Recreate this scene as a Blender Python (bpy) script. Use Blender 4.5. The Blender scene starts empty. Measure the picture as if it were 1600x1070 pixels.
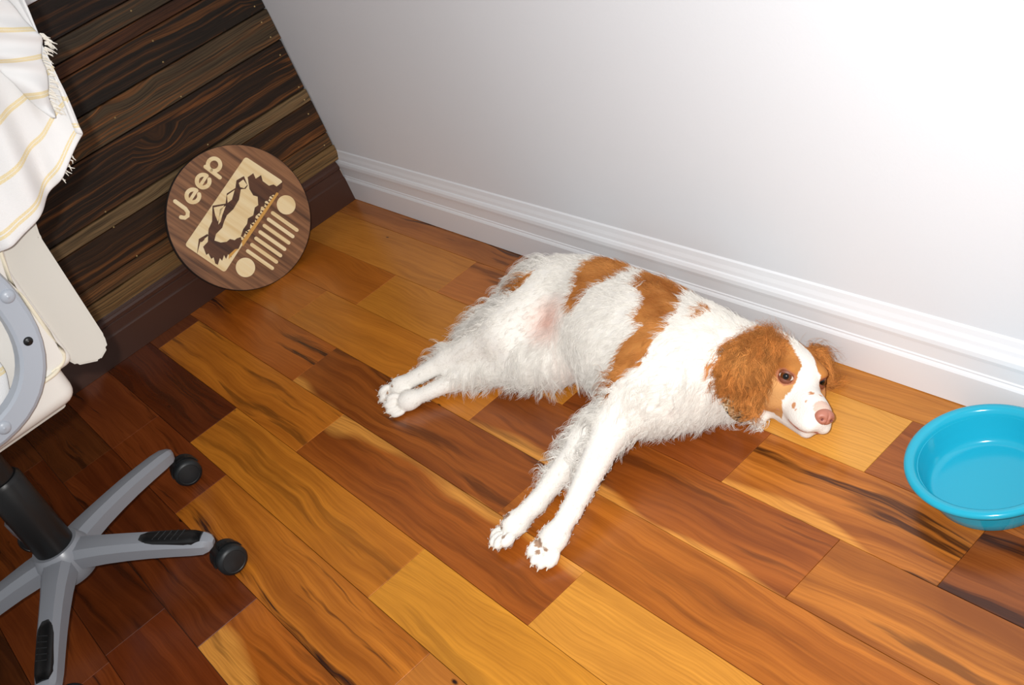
import bpy, bmesh, math, random
import numpy as np
from mathutils import Vector, Matrix

# ------------------------------------------------------------------ camera, light, exposure
scene = bpy.context.scene
COL = scene.collection
FPX = 1725.797
CAM = np.array([2.52178607, -0.99360769, 1.14657895])
RW = np.array([[0.60202514, 0.72132316, -0.34243047],
               [0.26597022, -0.58551962, -0.76578496],
               [-0.75287819, 0.36994548, -0.54434801]])   # world -> camera (right, down, forward)

cd = bpy.data.cameras.new('camera'); cam = bpy.data.objects.new('camera', cd); COL.objects.link(cam)
cd.sensor_fit = 'HORIZONTAL'; cd.sensor_width = 36.0; cd.lens = FPX / 1600 * 36.0
cd.clip_start = 0.02; cd.clip_end = 50
_m = Matrix.Identity(4)
for i in range(3):
    _m[i][0] = RW[0][i]; _m[i][1] = -RW[1][i]; _m[i][2] = -RW[2][i]; _m[i][3] = CAM[i]
cam.matrix_world = _m
scene.camera = cam

world = bpy.data.worlds.new('room_ambient'); scene.world = world
world.use_nodes = True
world.node_tree.nodes['Background'].inputs[0].default_value = (0.98, 0.98, 1.0, 1)
world.node_tree.nodes['Background'].inputs[1].default_value = 0.47

# the camera's flash: a small lamp just left of and above the lens
fl = bpy.data.lights.new('camera_flash', 'SPOT'); flo = bpy.data.objects.new('camera_flash', fl); COL.objects.link(flo)
fl.energy = 132; fl.spot_size = math.radians(90); fl.spot_blend = 1.0; fl.shadow_soft_size = 0.012
fl.color = (1.0, 0.985, 0.96)
fpos = CAM - 0.055 * RW[0] - 0.035 * RW[1]
aim = np.array([1.18, -0.17, 0.13])
flo.location = fpos
flo.rotation_euler = Vector(aim - fpos).to_track_quat('-Z', 'Y').to_euler()

vs = scene.view_settings
vs.view_transform = 'Standard'; vs.look = 'None'; vs.gamma = 1.0; vs.use_curve_mapping = False
vs.exposure = 0.0

def ray(p): return RW.T @ np.array([(p[0] - 800) / FPX, (p[1] - 535) / FPX, 1.0])
def on(p, ax, v):
    r = ray(p); return CAM + r * ((v - CAM[ax]) / r[ax])
def on_plane(p, c, n):
    r = ray(p); return CAM + r * (np.dot(c - CAM, n) / np.dot(r, n))

# ------------------------------------------------------------------ helpers
def lin(c):
    return tuple(((v / 255) / 12.92 if v / 255 <= 0.04045 else ((v / 255 + 0.055) / 1.055) ** 2.4) for v in c)
def lin4(c): return lin(c) + (1.0,)

def mesh(name, verts, faces, mat=None, parent=None, smooth=False):
    me = bpy.data.meshes.new(name); me.from_pydata([tuple(v) for v in verts], [], [tuple(f) for f in faces]); me.update()
    return link(name, me, mat, parent, smooth)
def link(name, me, mat=None, parent=None, smooth=False):
    if mat and not me.materials: me.materials.append(mat)
    if smooth: me.polygons.foreach_set('use_smooth', [True] * len(me.polygons))
    o = bpy.data.objects.new(name, me); COL.objects.link(o)
    if parent: o.parent = parent
    return o
def bmobj(name, bm, mat=None, parent=None, smooth=False):
    bmesh.ops.recalc_face_normals(bm, faces=bm.faces[:])
    me = bpy.data.meshes.new(name); bm.to_mesh(me); bm.free()
    return link(name, me, mat, parent, smooth)
def empty(name, loc, label, cat, group=None):
    o = bpy.data.objects.new(name, None); COL.objects.link(o); o.location = loc; o.empty_display_size = 0.05
    tag(o, label, cat, group); return o
def tag(o, label=None, cat=None, group=None, kind=None):
    if label: o['label'] = label
    if cat: o['category'] = cat
    if group: o['group'] = group
    if kind: o['kind'] = kind
    return o
def keep(o, parent):          # parent with world position kept
    o.parent = parent; o.matrix_parent_inverse = Matrix.Translation(parent.location).inverted()
    return o
def box_bm(x0, x1, y0, y1, z0, z1, bev=0.0, seg=2):
    bm = bmesh.new(); r = bmesh.ops.create_cube(bm, size=1)
    for v in bm.verts:
        v.co = Vector((x0 + (v.co.x + .5) * (x1 - x0), y0 + (v.co.y + .5) * (y1 - y0), z0 + (v.co.z + .5) * (z1 - z0)))
    if bev: bmesh.ops.bevel(bm, geom=bm.edges[:], offset=bev, segments=seg, profile=0.5, affect='EDGES')
    return bm
def lathe(profile, n=64, c=(0, 0, 0)):
    vs_, fs = [], []
    m = len(profile)
    for i in range(n):
        a = 2 * math.pi * i / n
        for r, z in profile: vs_.append((c[0] + r * math.cos(a), c[1] + r * math.sin(a), c[2] + z))
    for i in range(n):
        for j in range(m - 1):
            a, b = i * m + j, ((i + 1) % n) * m + j
            fs.append((a, b, b + 1, a + 1))
    return vs_, fs
def sweep(path, section, ups=None, closed=False, cap=True, scales=None):
    """loft a 2-D section (u,v) along path points; u along side, v along up"""
    P = [Vector(p) for p in path]; n = len(P); m = len(section); vs_, fs = [], []
    for i in range(n):
        if closed: t = P[(i + 1) % n] - P[i - 1]
        else: t = P[min(i + 1, n - 1)] - P[max(i - 1, 0)]
        t.normalize()
        up = Vector(ups[i]) if ups else Vector((0, 0, 1))
        s = t.cross(up)
        if s.length < 1e-6: s = t.cross(Vector((0, 1, 0)))
        s.normalize(); u = s.cross(t)
        k = scales[i] if scales else (1, 1)
        for a, b in section: vs_.append(P[i] + s * (a * k[0]) + u * (b * k[1]))
    for i in range(n if closed else n - 1):
        for j in range(m):
            a, b = i * m + j, ((i + 1) % n) * m + j
            a2, b2 = i * m + (j + 1) % m, ((i + 1) % n) * m + (j + 1) % m
            fs.append((a, b, b2, a2))
    if cap and not closed:
        fs.append(tuple(range(m))[::-1]); fs.append(tuple((n - 1) * m + j for j in range(m)))
    return vs_, fs
def circ(r, n=10): return [(r * math.cos(2 * math.pi * i / n), r * math.sin(2 * math.pi * i / n)) for i in range(n)]
def catmull(pts, k=8):
    P = [np.array(p, float) for p in pts]; out = []
    P = [2 * P[0] - P[1]] + P + [2 * P[-1] - P[-2]]
    for i in range(1, len(P) - 2):
        for j in range(k):
            t = j / k
            out.append(0.5 * ((2 * P[i]) + (-P[i - 1] + P[i + 1]) * t + (2 * P[i - 1] - 5 * P[i] + 4 * P[i + 1] - P[i + 2]) * t * t + (-P[i - 1] + 3 * P[i] - 3 * P[i + 1] + P[i + 2]) * t ** 3))
    out.append(P[-2]); return out

class NT:
    def __init__(s, name):
        s.m = bpy.data.materials.new(name); s.m.use_nodes = True; s.t = s.m.node_tree
        s.b = s.t.nodes['Principled BSDF']
    def n(s, typ, ins=None, **kw):
        o = s.t.nodes.new(typ)
        for k, v in kw.items(): setattr(o, k, v)
        for k, v in (ins or {}).items(): s.set(o.inputs[k], v)
        return o
    def set(s, inp, v):
        if isinstance(v, bpy.types.NodeSocket): s.t.links.new(v, inp)
        elif isinstance(v, bpy.types.Node): s.t.links.new(v.outputs[0], inp)
        else: inp.default_value = v
    def math(s, op, a, b=0.0, c=0.0, clamp=False):
        o = s.n('ShaderNodeMath', {0: a, 1: b, 2: c}, operation=op, use_clamp=clamp); return o.outputs[0]
    def mix(s, f, a, b, typ='MIX'):
        o = s.n('ShaderNodeMix', data_type='RGBA', blend_type=typ); s.set(o.inputs[0], f); s.set(o.inputs[6], a); s.set(o.inputs[7], b)
        return o.outputs[2]
    def ramp(s, f, stops, interp='LINEAR'):
        o = s.n('ShaderNodeValToRGB', {0: f}); o.color_ramp.interpolation = interp
        e = o.color_ramp.elements
        while len(e) < len(stops): e.new(0.5)
        for i, (p, c) in enumerate(stops): e[i].position = p; e[i].color = c if len(c) == 4 else tuple(c) + (1,)
        return o.outputs[0]
    def noise(s, vec, scale, detail=3, rough=0.55, dist=0.0, dim='3D'):
        return s.n('ShaderNodeTexNoise', {'Vector': vec, 'Scale': scale, 'Detail': detail, 'Roughness': rough, 'Distortion': dist}, noise_dimensions=dim).outputs[0]
    def mapping(s, vec, sc=(1, 1, 1), loc=(0, 0, 0)):
        return s.n('ShaderNodeMapping', {'Vector': vec, 'Scale': sc, 'Location': loc}).outputs[0]
    def bump(s, h, strength=0.2, dist=0.002):
        s.set(s.b.inputs['Normal'], s.n('ShaderNodeBump', {'Height': h, 'Strength': strength, 'Distance': dist}).outputs[0])
    def P(s, **k):
        names = dict(col='Base Color', rough='Roughness', metal='Metallic', spec='Specular IOR Level', coat='Coat Weight', sub='Subsurface Weight', sheen='Sheen Weight')
        for a, v in k.items(): s.set(s.b.inputs[names[a]], v)
        return s
G = (0, 0, 0, 1); W = (1, 1, 1, 1)
def plain(name, c, rough=0.5, metal=0.0, spec=0.5, grain=0.0, gs=300):
    m = NT(name); tc = m.n('ShaderNodeTexCoord').outputs['Object']
    nz = m.noise(tc, gs, 2)
    m.P(col=m.mix(m.math('MULTIPLY', nz, 0.10 + grain), lin4(c), tuple(v * 0.6 for v in lin(c)) + (1,)), rough=rough, metal=metal, spec=spec)
    m.bump(nz, 0.05 + grain, 0.0006); return m.m

# ------------------------------------------------------------------ materials of the setting
def floor_wood():
    m = NT('plank_wood'); tc = m.n('ShaderNodeTexCoord').outputs['Object']
    oi = m.n('ShaderNodeObjectInfo'); col = oi.outputs['Color']
    at = lambda nme: m.n('ShaderNodeAttribute', attribute_name=nme, attribute_type='OBJECT')
    vein = at('vein').outputs['Fac']; sap = at('sap').outputs['Fac']; figure = at('figure').outputs['Fac']
    off = m.n('ShaderNodeVectorMath', {0: (37.1, 53.7, 11.3), 3: oi.outputs['Random']}, operation='SCALE').outputs[0]
    p = m.n('ShaderNodeVectorMath', {0: tc, 1: off}, operation='ADD').outputs[0]
    # wandering of the grain across the plank
    w1 = m.noise(m.mapping(p, (2.0, 4.5, 1)), 1.0, 2)
    w2 = m.noise(m.mapping(p, (9.0, 14.0, 1)), 1.0, 2)
    warp = m.math('ADD', m.math('MULTIPLY', m.math('SUBTRACT', w1, 0.5), 0.085), m.math('MULTIPLY', m.math('SUBTRACT', w2, 0.5), 0.012))
    sx = m.n('ShaderNodeSeparateXYZ', {0: p})
    yy = m.math('ADD', sx.outputs[1], warp)
    q = m.n('ShaderNodeCombineXYZ', {0: sx.outputs[0], 1: yy, 2: sx.outputs[2]}).outputs[0]
    band = m.noise(m.mapping(q, (1.1, 42, 1)), 1.0, 5, 0.65)
    fine = m.noise(m.mapping(q, (7, 330, 1)), 1.0, 3, 0.6)
    vn = m.noise(m.mapping(q, (1.9, 34, 1), (5, 9, 0)), 1.0, 4, 0.6)
    blotch = m.noise(m.mapping(p, (5, 9, 1)), 1.0, 3)
    broad = m.noise(m.mapping(q, (1.3, 17, 1), (2, 4, 0)), 1.0, 3, 0.55)
    dark = m.mix(1.0, col, (0.46, 0.37, 0.30, 1), 'MULTIPLY')
    lite = m.mix(1.0, col, (1.25, 1.30, 1.35, 1), 'MULTIPLY')
    b1 = m.math('MULTIPLY', m.ramp(band, [(0.44, G), (0.62, W)]), figure)
    c = m.mix(m.math('MULTIPLY', m.ramp(broad, [(0.36, W), (0.54, G)]), m.math('MULTIPLY', figure, 0.75)), col, m.mix(1.0, col, (1.32, 1.45, 1.5, 1), 'MULTIPLY'))
    c = m.mix(m.math('MULTIPLY', m.ramp(broad, [(0.50, G), (0.70, W)]), m.math('MULTIPLY', figure, 0.7)), c, dark)
    c = m.mix(m.math('MULTIPLY', b1, 0.8), c, dark)
    c = m.mix(m.math('MULTIPLY', m.ramp(blotch, [(0.45, G), (0.75, W)]), 0.35), c, lite)
    # pale sapwood along one edge of some planks
    sx2 = m.n('ShaderNodeSeparateXYZ', {0: tc})
    se = m.math('ADD', m.math('MULTIPLY', m.math('MULTIPLY', sx2.outputs[1], 8.6), m.math('SIGN', sap)), m.math('MULTIPLY', m.math('SUBTRACT', w1, 0.5), 2.2))
    sm = m.ramp(m.math('SUBTRACT', m.math('ADD', se, m.math('ABSOLUTE', sap)), 0.5), [(0.44, G), (0.56, W)])
    sm = m.math('MULTIPLY', sm, m.math('GREATER_THAN', m.math('ABSOLUTE', sap), 0.01))
    c = m.mix(sm, c, m.mix(m.math('MULTIPLY', band, 0.35), lin4((225, 160, 84)), lin4((176, 104, 44))))
    v1 = m.math('MULTIPLY', m.ramp(vn, [(0.55, G), (0.63, W), (0.67, W), (0.74, (0.25, 0.25, 0.25, 1))]), vein)
    c = m.mix(v1, c, lin4((44, 20, 12)))
    c = m.mix(m.math('MULTIPLY', m.ramp(fine, [(0.4, G), (0.75, W)]), 0.45), c, dark)
    pin = m.n('ShaderNodeTexVoronoi', {'Vector': m.mapping(p, (3.2, 7, 1)), 'Scale': 2.0}, feature='F1').outputs[0]
    c = m.mix(m.ramp(pin, [(0.028, W), (0.06, G)]), c, lin4((40, 18, 10)))
    c = m.mix(1.0, c, (0.93, 0.86, 0.60, 1), 'MULTIPLY')      # amber varnish
    m.P(col=c, rough=0.27, spec=0.45)
    m.bump(fine, 0.06, 0.0004); return m.m
def board_wood():
    m = NT('stained_board'); tc = m.n('ShaderNodeTexCoord').outputs['Object']
    oi = m.n('ShaderNodeObjectInfo'); col = oi.outputs['Color']
    at = lambda nme: m.n('ShaderNodeAttribute', attribute_name=nme, attribute_type='OBJECT')
    glow = at('figure').outputs['Fac']; knot = at('knot').outputs['Fac']
    off = m.n('ShaderNodeVectorMath', {0: (17.1, 43.7, 71.3), 3: oi.outputs['Random']}, operation='SCALE').outputs[0]
    p = m.n('ShaderNodeVectorMath', {0: tc, 1: off}, operation='ADD').outputs[0]
    vk = m.n('ShaderNodeTexVoronoi', {'Vector': m.mapping(p, (1, 3.3, 6.5)), 'Scale': 1.15}, feature='F1')
    kd = vk.outputs['Distance']
    ring = m.ramp(kd, [(0.0, W), (0.30, G)])
    w = m.noise(m.mapping(p, (1, 3.0, 8)), 1.0, 3)
    sx = m.n('ShaderNodeSeparateXYZ', {0: p})
    zz = m.math('ADD', sx.outputs[2], m.math('ADD', m.math('MULTIPLY', w, 0.035), m.math('MULTIPLY', m.math('MULTIPLY', ring, knot), 0.045)))
    q = m.n('ShaderNodeCombineXYZ', {0: sx.outputs[0], 1: sx.outputs[1], 2: zz}).outputs[0]
    g1 = m.noise(m.mapping(q, (1, 1.3, 95)), 1.0, 4, 0.6)
    g2 = m.noise(m.mapping(q, (1, 5, 300)), 1.0, 3, 0.6)
    g3 = m.noise(m.mapping(q, (1, 2.6, 34), (3, 3, 3)), 1.0, 3, 0.55)
    c = m.mix(m.math('MULTIPLY', m.ramp(g1, [(0.50, G), (0.66, W)]), glow), col, lin4((150, 92, 42)))
    c = m.mix(m.math('MULTIPLY', m.ramp(g3, [(0.60, G), (0.68, W), (0.74, G)]), m.math('MULTIPLY', glow, 0.9)), c, lin4((168, 100, 44)))
    c = m.mix(m.math('MULTIPLY', m.ramp(g2, [(0.35, W), (0.65, G)]), 0.75), c, lin4((20, 14, 9)))
    kk = m.ramp(kd, [(0.045, W), (0.075, G)])
    c = m.mix(m.math('MULTIPLY', kk, m.ramp(knot, [(0.3, G), (0.5, W)])), c, lin4((14, 9, 7)))
    m.P(col=c, rough=0.55, spec=0.25); m.bump(g2, 0.35, 0.001); return m.m
def painted(name, c, rough, dimple=0.15, sc=220):
    m = NT(name); tc = m.n('ShaderNodeTexCoord').outputs['Object']
    a = m.noise(tc, sc, 3); b = m.noise(tc, 6, 2)
    m.P(col=m.mix(m.math('MULTIPLY', b, 0.12), lin4(c), tuple(v * 0.85 for v in lin(c)) + (1,)), rough=rough, spec=0.4)
    m.bump(a, dimple, 0.0008); return m.m
M_PLANK = floor_wood(); M_BOARD = board_wood()
M_WALL = painted('white_wall_paint', (226, 229, 234), 0.6, 0.22)
M_TRIM = painted('white_gloss_trim', (230, 232, 236), 0.3, 0.04)
M_BROWN = painted('brown_gloss_trim', (68, 41, 30), 0.34, 0.25, 500)
M_SUB = plain('dark_subfloor', (50, 28, 16), 0.8)
M_BRASS = plain('brass_nail', (176, 150, 100), 0.4, 0.6)

# ------------------------------------------------------------------ floor of planks
XF, YF = 3.6, -2.3
floor = tag(bmobj('floor', box_bm(-0.03, XF, YF, 0.03, -0.05, -0.0085), M_SUB), 'dark sub floor under orange striped wooden planks', kind='structure')
PW, Y0 = 0.1164, 0.0575
# per row: plank ends along the white wall and (rgb, veins, sapwood, figure) of each plank
T = lambda c, v=0.3, s=0.0, fg=0.6: (c, v, s, fg)
ORG, TAN, GOLD, BRN, RED, DRK = (184, 116, 46), (198, 142, 70), (200, 136, 54), (148, 84, 36), (126, 66, 30), (98, 52, 26)
ROWS = {
 0: ([0, .71, 1.42, 1.95, 2.67, 3.4], [T((178, 110, 54), .9), T((172, 102, 52), .5), T((196, 130, 62), .7), T(BRN), T(ORG), T(BRN)]),
 1: ([0, .62, .99, 1.704, 2.42, 3.13], [T((200, 132, 60), .12, 0, .2), T((190, 116, 56), .6), T((218, 160, 84), .0, 0, .12), T((158, 90, 44), .6, 0, 1), T(GOLD), T(RED)]),
 2: ([0, .455, 1.17, 1.538, 1.894, 2.61], [T((188, 112, 42), .1, 0, .3), T((202, 134, 54), .1, 0, .25), T((148, 78, 34), .35, 0, .9), T((180, 108, 46), .9, -.55, 1), T((140, 78, 36), .9, 0, 1), T(ORG)]),
 3: ([0, .32, 1.036, 1.75, 2.465], [T((190, 114, 44), .1, 0, .3), T((202, 128, 48), .12, 0, .3), T((162, 90, 36), .5, -.72, 1), T((180, 110, 46), .6, 0, 1), T(GOLD), ]),
 4: ([0, .553, 1.268, 1.98, 2.7], [T((178, 98, 36), 1.0, 0, .8), T((150, 82, 32), .6, -.45, .9), T((182, 108, 42), .3, -.3, .8), T((176, 102, 40), .4), T(BRN)]),
 5: ([0, .056, .771, 1.481, 2.2, 2.9], [T(RED), T((200, 122, 42), .6, 0, .6), T((158, 86, 32), .3, .84, .8), T((214, 150, 66), .05, 0, .4), T(ORG), T(BRN)]),
 6: ([0, .504, 1.217, 1.93, 2.65], [T((112, 54, 26), .5, 0, .9), T((200, 126, 44), .35, 0, .6), T((212, 146, 54), .25, 0, .3), T(ORG, .3), T(RED)]),
 7: ([0, .33, .685, 1.393, 2.1, 2.8], [T((130, 66, 34), .9), T((132, 66, 32), .8), T((188, 114, 42), 1.0, 0, .8), T((186, 118, 54), .1, 0, .3), T(GOLD), T(ORG)]),
 8: ([0, .325, 1.04, 1.75, 2.47], [T(DRK, .8), T((118, 58, 28), 1.0, 0, .9), T((176, 100, 38), .45, -.6, .7), T(GOLD, .2), T(BRN)]),
 9: ([0, .18, .90, 1.61, 2.33], [T(DRK), T((110, 54, 26), .6, 0, .9), T((122, 58, 27), .5), T(ORG), T(GOLD)]),
 10: ([0, .56, .92, 1.63, 2.35], [T(RED, .6), T((128, 64, 30), .5), T((140, 70, 32), .9), T(BRN, .4), T(ORG)]),
}
rnd = random.Random(5)
for r in range(11, 20):
    e = [0, rnd.uniform(.12, .7)]
    while e[-1] < XF - .2: e.append(e[-1] + (.714 if rnd.random() < .75 else .356))
    ROWS[r] = (e[:-1] if e[-1] > XF else e, [T(rnd.choice([DRK, RED, DRK] if r < 14 else [ORG, TAN, BRN, RED, DRK]), rnd.random() * .8) for _ in e])
plank_meshes = {}
def plank(x0, x1, ya, yb, spec):
    L, Wd = round(x1 - x0, 3), round(yb - ya, 4)
    if (L, Wd) not in plank_meshes:
        g = 0.0004
        bm = box_bm(-L / 2 + g, L / 2 - g, -Wd / 2 + g, Wd / 2 - g, -0.009, 0)
        bmesh.ops.bevel(bm, geom=[e for e in bm.edges if all(v.co.z > -.001 for v in e.verts)], offset=0.0004, segments=1, affect='EDGES')
        me = bpy.data.meshes.new('plank'); bm.to_mesh(me); bm.free(); me.materials.append(M_PLANK); plank_meshes[(L, Wd)] = me
    o = bpy.data.objects.new('plank', plank_meshes[(L, Wd)]); COL.objects.link(o); o.parent = floor
    o.location = ((x0 + x1) / 2, (ya + yb) / 2, 0)
    c, v, s, fg = spec
    o.color = lin4(c); o['vein'] = float(v); o['sap'] = float(s); o['figure'] = float(fg)
for r, (ends, specs) in ROWS.items():
    yb = 0.012 if r == 0 else -Y0 - PW * (r - 1)
    ya = -Y0 - PW * r
    ee = list(ends) + [XF]
    for i in range(len(ends)):
        x0 = -0.012 if i == 0 else ee[i]
        if ee[i + 1] - x0 > 0.02: plank(x0, ee[i + 1], ya, yb, specs[i % len(specs)])

# ------------------------------------------------------------------ walls
TW = 0.0145
wr = tag(bmobj('wall_right', box_bm(-0.1, XF, TW, TW + 0.1, -0.05, 2.3), M_WALL), 'plain white painted wall', kind='structure')
def profile_strip(name, prof, axis, a, b, mat, label):
    """prof: (depth into the room, z); axis 'x' runs along the white wall, 'y' along the board wall"""
    vs_ = []
    for t in (a, b):
        for d, z in prof: vs_.append((t, TW - d, z) if axis == 'x' else (-TW + d, t, z))
    m = len(prof); fs = [(i, i + 1, m + i + 1, m + i) for i in range(m - 1)] + [tuple(range(m))[::-1], tuple(range(m, 2 * m))]
    o = mesh(name, vs_, fs, mat); bm = bmesh.new(); bm.from_mesh(o.data); bmesh.ops.recalc_face_normals(bm, faces=bm.faces[:]); bm.to_mesh(o.data); bm.free()
    return tag(o, label, kind='structure')
D = TW
prof_w = [(0, 0.0015), (D, 0.0015), (D, 0.060), (D - .0015, .0635), (D - .0035, .0665), (D - .0035, .069), (D - .005, .071), (D - .0055, .093), (D - .0065, .0945), (D - .001, .097), (D - .0005, .103), (D - .0015, .110), (D - .004, .1155),
          (D - .006, .1175), (D - .0065, .1195), (D - .0075, .124), (D - .010, .131), (D - .012, .140), (0, .143)]
profile_strip('baseboard_right', prof_w, 'x', -TW, XF, M_TRIM, 'white moulded baseboard under the white wall')
prof_b = [(0, 0.0005), (D, 0.0005), (D, 0.066), (D - .002, .069), (D - .004, .071), (D - .0045, .090), (D - .006, .092), (D - .0015, .095), (D - .001, .103), (D - .004, .108), (D - .0055, .110), (D - .008, .114), (D - .010, .120), (0, .122)]
profile_strip('baseboard_left', prof_b, 'y', YF, -0.0005, M_BROWN, 'dark brown painted baseboard under the stained boards')

wl = tag(bmobj('wall_left', box_bm(-0.13, -0.022, YF, TW, -0.05, 2.3), painted('pale_wall_paint', (226, 208, 196), 0.6)), 'pale wall behind dark stained horizontal boards', kind='structure')
# (bottom, top, rgb, bright grain, knots, proud of the wall)
BOARDS = [(.118, .160, (128, 98, 60), .35, .1, .0145), (.160, .196, (96, 70, 44), .5, .6, .012), (.196, .287, (58, 38, 22), .55, .2, .014), (.287, .3205, (126, 102, 70), .15, .0, .017),
          (.3205, .452, (44, 30, 19), .6, 1.0, .013), (.452, .531, (84, 68, 48), .8, .5, .0155), (.531, .618, (34, 26, 18), .42, 1.0, .0125), (.618, .648, (74, 42, 22), .2, .0, .014),
          (.648, .693, (72, 60, 44), .4, .1, .0125), (.693, .778, (34, 22, 15), .3, .3, .0145)]
rb = random.Random(3)
for z0, z1, c, gl, kn, d in BOARDS:
    gap = 0.0012
    bm = box_bm(-0.02, -0.02 + d + 0.008, YF, TW - 0.001 - rb.random() * 0.004, z0 + gap, z1 - gap, 0.0012, 1)
    o = bmobj('board', bm, M_BOARD, wl)
    o.color = lin4(c); o['figure'] = gl; o['knot'] = kn
nv, nf = [], []
def nail(y, z, x):
    b = len(nv); n = 8
    nv.append((x + .0012, y, z))
    for i in range(n): nv.append((x, y + .0021 * math.cos(i * math.pi / 4), z + .0021 * math.sin(i * math.pi / 4)))
    for i in range(n): nf.append((b, b + 1 + i, b + 1 + (i + 1) % n))
for px in [(398, 10), (409, 35), (423, 58), (438, 86), (467, 136), (476, 156), (482, 178), (507, 227), (239, 64), (255, 97), (325, 226), (205, 17), (180, 184), (165, 331), (178, 355), (214, 400), (283, 151)]:
    P = on(px, 0, 0.0)
    d = [b for b in BOARDS if b[0] <= P[2] < b[1]]
    if d: x = -0.012 + d[0][5]; P = on(px, 0, x); nail(P[1], P[2], x)
tag(mesh('nail', nv, nf, M_BRASS, wl), kind='stuff')
# pale ledge capping the boards
tag(bmobj('trim_1', box_bm(-0.022, 0.004, YF, TW - .001, .778, .80, .002), M_TRIM), 'pale ledge capping the stained boards', kind='structure')

# ------------------------------------------------------------------ round plaque leaning on the boards
SY, SR, ST = -0.3144, 0.1729, 0.2876
s_up = np.array([-math.sin(ST), 0, math.cos(ST)]); s_n = np.array([math.cos(ST), 0, math.sin(ST)]); s_y = np.array([0, 1.0, 0])
TH = 0.02
s_bot = np.array([0.0305 + 2 * SR * math.sin(ST), SY, 0.0]); s_c = s_bot + s_up * SR
plq = empty('wooden_plaque', (s_bot[0], SY, 0), 'round dark wood plaque with cream inlaid grille, mountains and lettering, leaning on the boards', 'plaque')
def walnut(name, c1, c2, c3, rough=.4, sc=1.0):
    m = NT(name); tc = m.n('ShaderNodeTexCoord').outputs['Object']
    # grain runs up the picture, tilted across the disc
    mp = m.n('ShaderNodeMapping', {'Vector': tc, 'Rotation': (0, 0, 0.30), 'Scale': (75 * sc, 3 * sc, 5)}).outputs[0]
    w = m.noise(mp, 1.0, 3, 0.6, 0.4); f = m.noise(m.n('ShaderNodeMapping', {'Vector': tc, 'Rotation': (0, 0, 0.30), 'Scale': (500, 18, 5)}).outputs[0], 1.0, 2)
    c = m.ramp(w, [(0.3, lin4(c1)), (0.5, lin4(c2)), (0.72, lin4(c3))])
    c = m.mix(m.math('MULTIPLY', f, .35), c, lin4(c1))
    m.P(col=c, rough=rough, spec=.35); m.bump(f, .08, .0005); return m.m
M_WALN = walnut('walnut', (78, 50, 32), (138, 94, 62), (172, 122, 82)); M_WALD = walnut('walnut_dark', (56, 32, 20), (94, 58, 36), (112, 72, 46))
M_CREAM = walnut('maple_inlay', (228, 196, 140), (246, 224, 176), (252, 236, 198), .45, .6); M_GOLD2 = plain('amber_inlay', (214, 158, 72), .45)
M_EDGE = plain('charred_edge', (34, 22, 16), .7)
# disc frame: local x along design right, y along design up, z out of the face
ang = math.atan2(1, 1)
def crop(p): return on_plane((240 + p[0] / 4.115, 210 + p[1] / 4.115), s_c, s_n)
dr = crop((852, 453)) - crop((590, 855)); dr /= np.linalg.norm(dr); du = np.cross(s_n, dr)
DM = Matrix(((dr[0], du[0], s_n[0], s_c[0]), (dr[1], du[1], s_n[1], s_c[1]), (dr[2], du[2], s_n[2], s_c[2]), (0, 0, 0, 1)))
DI = DM.inverted()
def dloc(p):
    v = DI @ Vector(crop(p)); return (v.x, v.y)
def plate(name, poly, h0, h1, mat, parent, bev=0.0):
    bm = bmesh.new(); vv = [bm.verts.new((x, y, h0)) for x, y in poly]; f = bm.faces.new(vv)
    r = bmesh.ops.extrude_face_region(bm, geom=[f])
    for v in r['geom']:
        if isinstance(v, bmesh.types.BMVert): v.co.z = h1
    o = bmobj(name, bm, mat); o.parent = parent
    return o
def ring_pts(c, r, n=40, a0=0, a1=2 * math.pi): return [(c[0] + r * math.cos(a0 + (a1 - a0) * i / n), c[1] + r * math.sin(a0 + (a1 - a0) * i / n)) for i in range(n)]
def stroke(pts, hw, n=8):
    """outline polygon of a round-ended stroke along 2-D points"""
    P = [np.array(p) for p in pts]; L, Rr = [], []
    for i, p in enumerate(P):
        t = P[min(i + 1, len(P) - 1)] - P[max(i - 1, 0)]; t = t / np.linalg.norm(t); nrm = np.array([-t[1], t[0]])
        L.append(p + nrm * hw); Rr.append(p - nrm * hw)
    def cap(c, a): return [c + hw * np.array([math.cos(a - math.pi * k / n), math.sin(a - math.pi * k / n)]) for k in range(1, n)]
    t1 = P[-1] - P[-2]; t0 = P[0] - P[1]
    out = L + cap(P[-1], math.atan2(t1[1], t1[0]) + math.pi / 2) + Rr[::-1] + cap(P[0], math.atan2(t0[1], t0[0]) + math.pi / 2)
    return [tuple(p) for p in out]
prof = [(0.0, -TH), (SR - .002, -TH), (SR, -TH + .002), (SR, -.0015), (SR - .0015, 0.0), (0.0, 0.0)]
v_, f_ = lathe(prof[1:5], 96)
n_ = 96
v_ += [(0, 0, -TH), (0, 0, 0)]
for i in range(n_):
    f_.append((len(v_) - 2, ((i + 1) % n_) * 4, i * 4)); f_.append((len(v_) - 1, i * 4 + 3, ((i + 1) % n_) * 4 + 3))
disc = mesh('disc', v_, f_, M_WALN); disc.data.materials.append(M_EDGE)
for pl in disc.data.polygons:
    if abs(pl.normal.z) < .9: pl.material_index = 1
disc.parent = plq; disc.matrix_parent_inverse = Matrix.Translation(plq.location).inverted(); disc.matrix_basis = DM
def put(name, poly, h0, h1, mat): return plate(name, poly, h0, h1, mat, disc)
pan = [dloc(p) for p in [(590, 142), (832, 302), (457, 888), (200, 712)]]
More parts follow.
